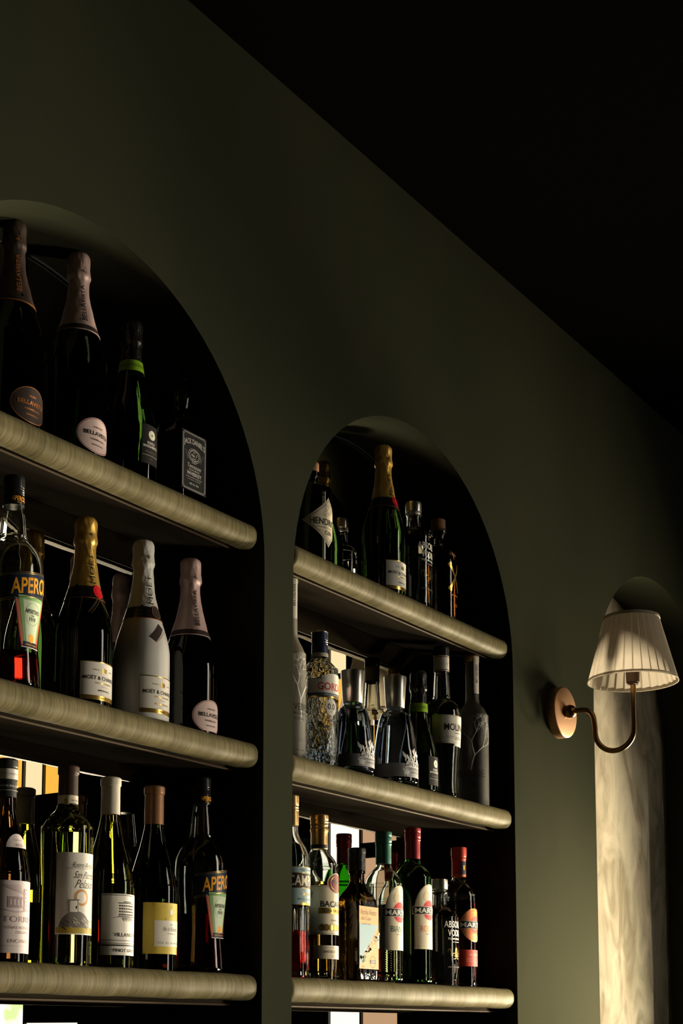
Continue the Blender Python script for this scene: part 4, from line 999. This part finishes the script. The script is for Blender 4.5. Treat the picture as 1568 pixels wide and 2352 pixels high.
def f(st):
    u = 0.036*1.85; v = 0.036*1.2
    st.patch(0.0815, 0.1725, -u, u, 'cream_paper', 0, nu=46); st.line([(-u, 0.1700), (u, 0.1700)], 0.0005, 'ink', 1); st.line([(-u, 0.0835), (u, 0.0835)], 0.0005, 'ink', 1)
    st.ellipse(0.004, 0.1770, 0.0235, 0.0195, 'cream_paper', 0); st.ellipse(0.004, 0.1770, 0.0215, 0.0180, 'maroon', 1); st.ring(0.004, 0.1770, 0.0160, 0.0140, 0.0006, 'gold', 2)
    st.line([(-0.009, 0.1795), (-0.003, 0.1840), (0.004, 0.1760), (0.011, 0.1840), (0.017, 0.1795)], 0.0035, 'ink', 2)
    st.text('BACARD\u00cd', 0.0, 0.1395, 0.066, 0.0140, 'ink', 1, 0.025)
    st.patch(0.1200, 0.1310, -0.036, 0.036, 'gold', 1); st.text('CARTA ORO', 0.0, 0.1255, 0.052, 0.0052, 'ink', 2, 0.01)
    st.text('SUPERIOR', 0.0, 0.1080, 0.024, 0.0030, 'ink', 1)
    for q in (-0.030, -0.021, -0.010, 0.0, 0.010): st.ellipse(q, 0.0945, 0.0058, 0.0062, 'gold', 1); st.ring(q, 0.0945, 0.0056, 0.006, 0.0005, 'ink', 2)
    st.rows(-0.052, 0.155, 0.016, 5, 0.0030); st.rows(-0.052, 0.130, 0.018, 11, 0.0036, 'ink')
    for i in range(8): st.line([(-0.052+0.006*sin(i), 0.162+0.004*cos(i*2)), (-0.052-0.004*cos(i), 0.150)], 0.0008, 'ink', 1)
    st.patch(0.0366, 0.0614, -v, v, 'cream_paper', 0, nu=40); st.text('SANTIAGO DE CUBA', 0.0, 0.0500, 0.056, 0.0050, 'ink', 1); st.rows(0, 0.0570, 0.050, 1, 0.003); st.rows(0, 0.0435, 0.030, 3, 0.002)
label_obj(t, sf, f, 'label', rref=0.0362)
# amaro del capo
H = 0.2567; W2, D2 = 0.0365, 0.0275
rows = [(W2-0.004, D2-0.004, 0, 7), (W2-0.0008, D2-0.0008, 0.003, 8), (W2, D2, 0.008, 9)] + [(W2, D2, 0.02+0.0125*i, 9) for i in range(11)] + \
 [(W2-0.001, D2-0.001, 0.154, 8), (W2-0.006, D2-0.003, 0.165, 5), (W2-0.014, D2-0.0075, 0.175, 3.4), (0.0175, 0.0165, 0.184, 2.5), (0.0148, 0.0148, 0.190, 2), (0.0145, 0.0145, 0.206, 2), (0.0165, 0.0165, 0.2075, 2), (0.0165, 0.0165, 0.213, 2), (0.0145, 0.0145, 0.2145, 2), (0.0145, 0.0145, 0.240, 2)]
t = square_bottle('amaro_bottle', 'dark amber square amaro bottle with orange and blue coast label', 2.4507, 1.6025, 2, rows, 'glass_amber_relief')
cap(t, 'bottle_cap', [(0.0165, 0.214, 's'), (0.0168, 0.216), (0.0168, 0.246), (0.0175, 0.2475), (0.0175, 0.254), (0.0165, H, 's')], 'black_foil', ridges=44)
def f(st):
    a, z0, z1 = 0.0340, 0.0225, 0.142
    st.patch(z0, z1, -a, a, 'orange_paper', 0, nv=8)
    L = lambda q: -a+0.0005; 
    st.patch(z0+0.006, 0.108, L, lambda q: a*(-0.9+1.85*q) if q > 0.05 else -a*0.9, 'sea_blue', 1)
    st.patch(0.060, 0.108, lambda q: -a+0.0005+0.055*q, lambda q: a-0.0005, 'sea_blue', 1) if False else None
    rnd = random.Random(4)
    for i in range(40):
        q = rnd.random(); x = -0.020+0.052*q; z = 0.052+0.040*q+rnd.uniform(-0.012, 0.006)
        st.line([(x, z), (x+0.006, z+rnd.uniform(-0.002, 0.005))], 0.0030, rnd.choice(['orange_paper', 'cream_paper', 'grey_ink', 'cream_paper']), 2)
    for i in range(18): st.ellipse(-0.030+rnd.random()*0.016, 0.036+rnd.random()*0.010, 0.0022, 0.0022, 'green_print', 3)
    st.text('Vecchio Amaro', -0.002, 0.1310, 0.056, 0.0105, 'ink', 2, -0.008, shear=0.2); st.text('del Capo', -0.010, 0.1180, 0.034, 0.0100, 'ink', 2, -0.008, shear=0.2)
    st.text('LIQUORE DI ERBE', -0.010, 0.1080, 0.032, 0.003, 'ink', 2)
    st.ring(0.014, 0.036, 0.0095, 0.0110, 0.0008, 'ink', 3); st.patch(0.033, 0.0395, 0.005, 0.023, 'ink', 3); st.text('CAFFO', 0.014, 0.0362, 0.015, 0.0042, 'white_ink', 4)
    st.text('35%', -0.020, 0.0265, 0.009, 0.003, 'ink', 3)
label_obj(t, flat_surf(2*D2), f, 'label')
def f(st): st.text('VECCHIO AMARO DEL CAPO', 0, 0.158, 0.052, 0.0050, 'gold_cap', 0, arc=-9.0)
label_obj(t, lambda u, v, off: (u, -D2-off*3+max(0, (v-0.154))*0.30, v), f, 'embossed_seal')
# vermouths
def martini(label, cx, cy, h, gm, cap_m, R, z0, z1, liquid, level, word, group, shell=0.0026):
    pr = [(R*0.88, 0, 's'), (R-0.0006, 0.004), (R, 0.010), (R*0.985, 0.020), (R, 0.030), (R, h-0.120), (R*0.985, h-0.108), (R*0.90, h-0.095), (R*0.72, h-0.084), (R*0.52, h-0.076), (0.0160, h-0.068), (0.0148, h-0.058), (0.0145, h-0.006, 's')]
    t, rz, sf = bottle('vermouth_bottle', label, cx, cy, 2, pr, gm, shell, liquid, level, 0.010, group=group)
    cap(t, 'bottle_cap', [(0.0155, h-0.064, 's'), (0.0158, h-0.062), (0.0158, h-0.028), (0.0166, h-0.027), (0.0170, h-0.025), (0.0162, h-0.022), (0.0170, h-0.020), (0.0170, h-0.011), (0.0163, h-0.010), (0.0170, h-0.008), (0.0170, h-0.002), (0.0160, h, 's')], cap_m)
    def f(st):
        a = R*radians(55); zt_ = z1-0.0
        st.patch(z0, zt_, -a, a, 'cream_paper', 0, nu=30)
        arch = lambda k: (lambda q: k*a*sqrt(max(0, 1-q*q)))
        st.patch(zt_-0.0001, zt_+0.058, arch(-1), arch(1), 'cream_paper', 0)
        st.line([(-a+0.0015, z0+0.002)]+[(-a+0.0015, zt_)]+[(-(a-0.0015)*cos(pi/2*i/12), zt_+0.0565*sin(pi/2*i/12)) for i in range(1, 13)], 0.0006, 'gold', 1)
        st.line([(a-0.0015, z0+0.002)]+[(a-0.0015, zt_)]+[((a-0.0015)*cos(pi/2*i/12), zt_+0.0565*sin(pi/2*i/12)) for i in range(1, 13)], 0.0006, 'gold', 1)
        st.ellipse(0.0, zt_+0.004, 0.0190, 0.0205, 'red_ink', 1)
        st.patch(zt_-0.005, zt_+0.0115, -a-0.004, a+0.004, 'paper', 2, nu=34); st.patch(zt_-0.0042, zt_+0.0107, -a-0.003, a+0.003, 'ink', 3, nu=34)
        st.text('MARTINI', 0.0, zt_+0.0033, a*2-0.002, 0.0105, 'white_ink', 4, 0.02)
        st.ring(-0.010, zt_+0.032, 0.007, 0.009, 0.0006, 'gold', 2)
        st.text(word, 0.0, z0+0.042, a*1.30, 0.0125, 'copper_ink' if word == 'ROSATO' else 'dark_green_cap', 1, 0.0); st.text('VERMOUTH', 0, z0+0.031, 0.026, 0.0032, 'grey_ink', 1)
        st.text('75cl', -a+0.007, z0+0.006, 0.006, 0.0025, 'grey_ink', 1)
    label_obj(t, sf, f, 'label', rref=R)
    # embossed rope and diagonal ribs on the glass
    def g(st):
        for i in range(9): st.line([(-0.045, 0.020+0.0045*i), (-0.015, 0.026+0.0045*i), (0.020, 0.020+0.0045*i)], 0.0011, gm, 0)
        for i in range(26): st.ellipse(-R*radians(62), 0.068+0.0036*i, 0.0015, 0.0013, gm, 0, nu=4, nv=4)
    label_obj(t, sf, g, 'glass_relief', rref=R)
MG = 'vermouth bottles with black and white nameplates'
martini('clear vermouth bottle with teal cap, between the amaro and the green bottle', 2.5626, 1.612, 0.3018, 'glass_clear', 'dark_green_cap', 0.0385, 0.063, 0.134, 'straw_liquid', 0.066, 'BIANCO', MG)
martini('bright green vermouth bottle with dark red cap', 2.689, 1.6198, 0.3246, 'glass_green', 'red_cap', 0.0395, 0.0712, 0.147, 'darkred_liquid', 0.070, 'ROSATO', MG)
absolut('clear vodka bottle with silver cap, lowest shelf right of the green bottle', 2.7793, 1.6081, 2, 0.2241, VG)
h = 0.3034; R = 0.0385
t, rz, sf = bottle('vermouth_bottle', 'dark aperitif vermouth bottle with bright red cap and orange oval label', 2.8839, 1.6198, 2,
   [(R*0.88, 0, 's'), (R-0.0006, 0.004), (R, 0.010), (R, h-0.120), (R*0.985, h-0.108), (R*0.90, h-0.095), (R*0.72, h-0.084), (R*0.52, h-0.076), (0.0160, h-0.068), (0.0148, h-0.058), (0.0145, h-0.006, 's')], 'glass_clear', 0.0026, 'darkred_liquid', 0.185, 0.010, group=MG)
cap(t, 'bottle_cap', [(0.0155, h-0.064, 's'), (0.0158, h-0.062), (0.0158, h-0.028), (0.0172, h-0.026), (0.0164, h-0.022), (0.0172, h-0.019), (0.0172, h-0.002), (0.0160, h, 's')], 'bright_red_cap')
def f(st):
    st.patch(h-0.060, h-0.031, -0.006, 0.008, 'navy', 0); st.line([(0.001, h-0.05), (0.001, h-0.04)], 0.004, 'orange_ink', 1); st.patch(h-0.0625, h-0.0610, -0.045, 0.045, 'gold', 0, nu=40)
label_obj(t, round_surf([(0.0160, 0), (0.0160, 1)]), f, 'neck_print', rref=0.016, rot=radians(-20))
def f(st):
    c = 0.1325
    st.ellipse(0, c, R*radians(60), 0.0365, 'gold', 0); st.ellipse(0, c, R*radians(58), 0.0350, 'copper_ink', 1); st.ring(0, c, R*radians(48), 0.0285, 0.0006, 'cream_paper', 2)
    st.ellipse(0, c, 0.0165, 0.0185, 'red_label', 2)
    st.patch(c-0.0085, c+0.0085, -R*radians(64), R*radians(64), 'cream_paper', 3, nu=34); st.patch(c-0.0077, c+0.0077, -R*radians(63), R*radians(63), 'ink', 4, nu=34)
    st.text('MARTINI', 0, c, R*radians(118), 0.0105, 'white_ink', 5, 0.02); st.ellipse(0, c+0.025, 0.006, 0.007, 'orange_ink', 3)
    st.text("L'APERITIVO", 0, c-0.024, 0.030, 0.0028, 'cream_paper', 3, arc=-7)
    a = R*radians(64)
    st.patch(0.0434, 0.0790, -a, a, 'red_label', 0, nu=34); st.text('F I E R O', 0, 0.0680, 0.034, 0.0048, 'cream_paper', 1, 0.01)
    st.rows(-0.018, 0.060, 0.018, 3, 0.003, 'cream_paper'); st.rows(0.016, 0.060, 0.018, 3, 0.003, 'cream_paper')
label_obj(t, sf, f, 'label', rref=R)

# ------------------------------------------------------------------ wall sconce
M['shade'] = bpy.data.materials.new('pleated_fabric'); M['shade'].use_nodes = True
nt = M['shade'].node_tree; nt.nodes.clear()
out = nt.nodes.new('ShaderNodeOutputMaterial'); mx = nt.nodes.new('ShaderNodeMixShader'); d_ = nt.nodes.new('ShaderNodeBsdfDiffuse'); tr = nt.nodes.new('ShaderNodeBsdfTranslucent')
d_.inputs[0].default_value = (0.52, 0.47, 0.39, 1); tr.inputs[0].default_value = (0.56, 0.50, 0.42, 1); mx.inputs[0].default_value = 0.30
nt.links.new(d_.outputs[0], mx.inputs[1]); nt.links.new(tr.outputs[0], mx.inputs[2]); nt.links.new(mx.outputs[0], out.inputs[0])
SX, SZ = 3.242, EYE+0.761
sc_ = thing('wall_sconce', 'brass wall lamp with pleated off white shade on the green pillar', 'wall lamp', (SX, YW, SZ))
bm = bmesh.new(); Rp = 0.061
rz = [(0, 0), (Rp, 0), (Rp, 0.0215), (Rp-0.0012, 0.0235), (Rp-0.003, 0.0245), (0, 0.0245)]
lathe(bm, rz, 96)
bmesh.ops.rotate(bm, verts=bm.verts, cent=(0, 0, 0), matrix=Matrix.Rotation(pi/2, 3, 'X'))
pl = link('wall_plate', bm, M['brass_face'], sc_, smooth=30)
bm = bmesh.new(); bmesh.ops.create_uvsphere(bm, u_segments=8, v_segments=6, radius=0.0022); bmesh.ops.translate(bm, vec=(-Rp, -0.012, 0.0), verts=bm.verts); link('set_screw', bm, M['brass_dark'], pl, smooth=60)
bm = bmesh.new(); bmesh.ops.create_uvsphere(bm, u_segments=32, v_segments=20, radius=0.0165); bmesh.ops.translate(bm, vec=(0, -0.034, 0), verts=bm.verts); link('ball_joint', bm, M['brass_dark'], sc_, smooth=60)
yv = lambda y: y-YW; zv = lambda z: z-0.761
path = [(0, yv(1.518), 0), (0, yv(1.500), 0), (0, yv(1.485), 0), (0, yv(1.472), zv(0.7585)), (0, yv(1.462), zv(0.752)), (0, yv(1.456), zv(0.741)), (0, yv(1.4535), zv(0.726)), (0, yv(1.452), zv(0.712))]
cy_, cz_, rr = 1.4035, 0.704, 0.0485
path += [(0, yv(cy_+rr*cos(a)), zv(cz_-rr*sin(a))) for a in [pi*i/12 for i in range(0, 13)]]
path += [(0, yv(1.355), zv(0.74)), (0, yv(1.355), zv(0.78)), (0, yv(1.355), zv(0.815))]
bm = bmesh.new(); tube(bm, smooth_path(path, 4), 0.0063, 20); link('arm', bm, M['brass_dark'], sc_, smooth=60)
bm = bmesh.new(); lathe(bm, [(0, 0), (0.0125, 0), (0.0135, 0.002), (0.0135, 0.004), (0.0155, 0.0045), (0.0162, 0.030), (0.0162, 0.058), (0, 0.058)], 32)
bmesh.ops.translate(bm, vec=(0, yv(1.355), zv(0.806)), verts=bm.verts); so = link('lamp_socket', bm, M['socket_brown'], sc_, smooth=35)
# pleated shade: outline (r,z) pleats with overlapping folds
zb_, zt2, rb, rt = zv(0.812), zv(0.966), 0.1023, 0.0620
bm = bmesh.new(); NP = 30; per = 12; seg = NP*per; nz = 14
rings = []
for j in range(nz+1):
    q = j/nz; r0 = rb+(rt-rb)*q; ring = []
    for k in range(seg):
        ph = (k % per)/per; am = 0.0046*(0.4+0.6*(1-q))
        prof_ = (ph/0.82 if ph < 0.82 else 1-(ph-0.82)/0.18)
        r = r0+am*(prof_-0.5)*(1 if 0.04 < q < 0.96 else 0.3)
        a = 2*pi*k/seg
        ring.append(bm.verts.new((r*cos(a), r*sin(a), zb_+(zt2-zb_)*q)))
    rings.append(ring)
for a, b in zip(rings, rings[1:]):
    for k in range(seg): bm.faces.new([a[k], a[(k+1) % seg], b[(k+1) % seg], b[k]])
bmesh.ops.translate(bm, vec=(0, yv(1.355), 0), verts=bm.verts)
shd = link('lamp_shade', bm, M['shade'], sc_, smooth=25)
for nm, r0, z0, hh in (('lower_band', rb, zb_-0.0008, 0.0075), ('upper_band', rt, zt2-0.0068, 0.0078)):
    bm = bmesh.new(); sl = (rt-rb)/(zt2-zb_)
    r1 = (rb+(rt-rb)*(z0-zb_)/(zt2-zb_))+0.0022; r2 = r1+sl*hh
    lathe(bm, [(r1-0.0015, z0), (r1, z0+0.0004), (r2, z0+hh-0.0004), (r2-0.0015, z0+hh)], 96)
    bmesh.ops.translate(bm, vec=(0, yv(1.355), 0), verts=bm.verts); link(nm, bm, M['shade'], shd, smooth=40)
bm = bmesh.new()
for k in range(3):
    a = 2*pi*k/3+0.4; tube(bm, [(0.014*cos(a), yv(1.355)+0.014*sin(a), zv(0.86)), ((rt-0.001)*cos(a), yv(1.355)+(rt-0.001)*sin(a), zt2-0.006)], 0.0010, 6)
link('shade_spider', bm, M['brass_dark'], shd, smooth=60)
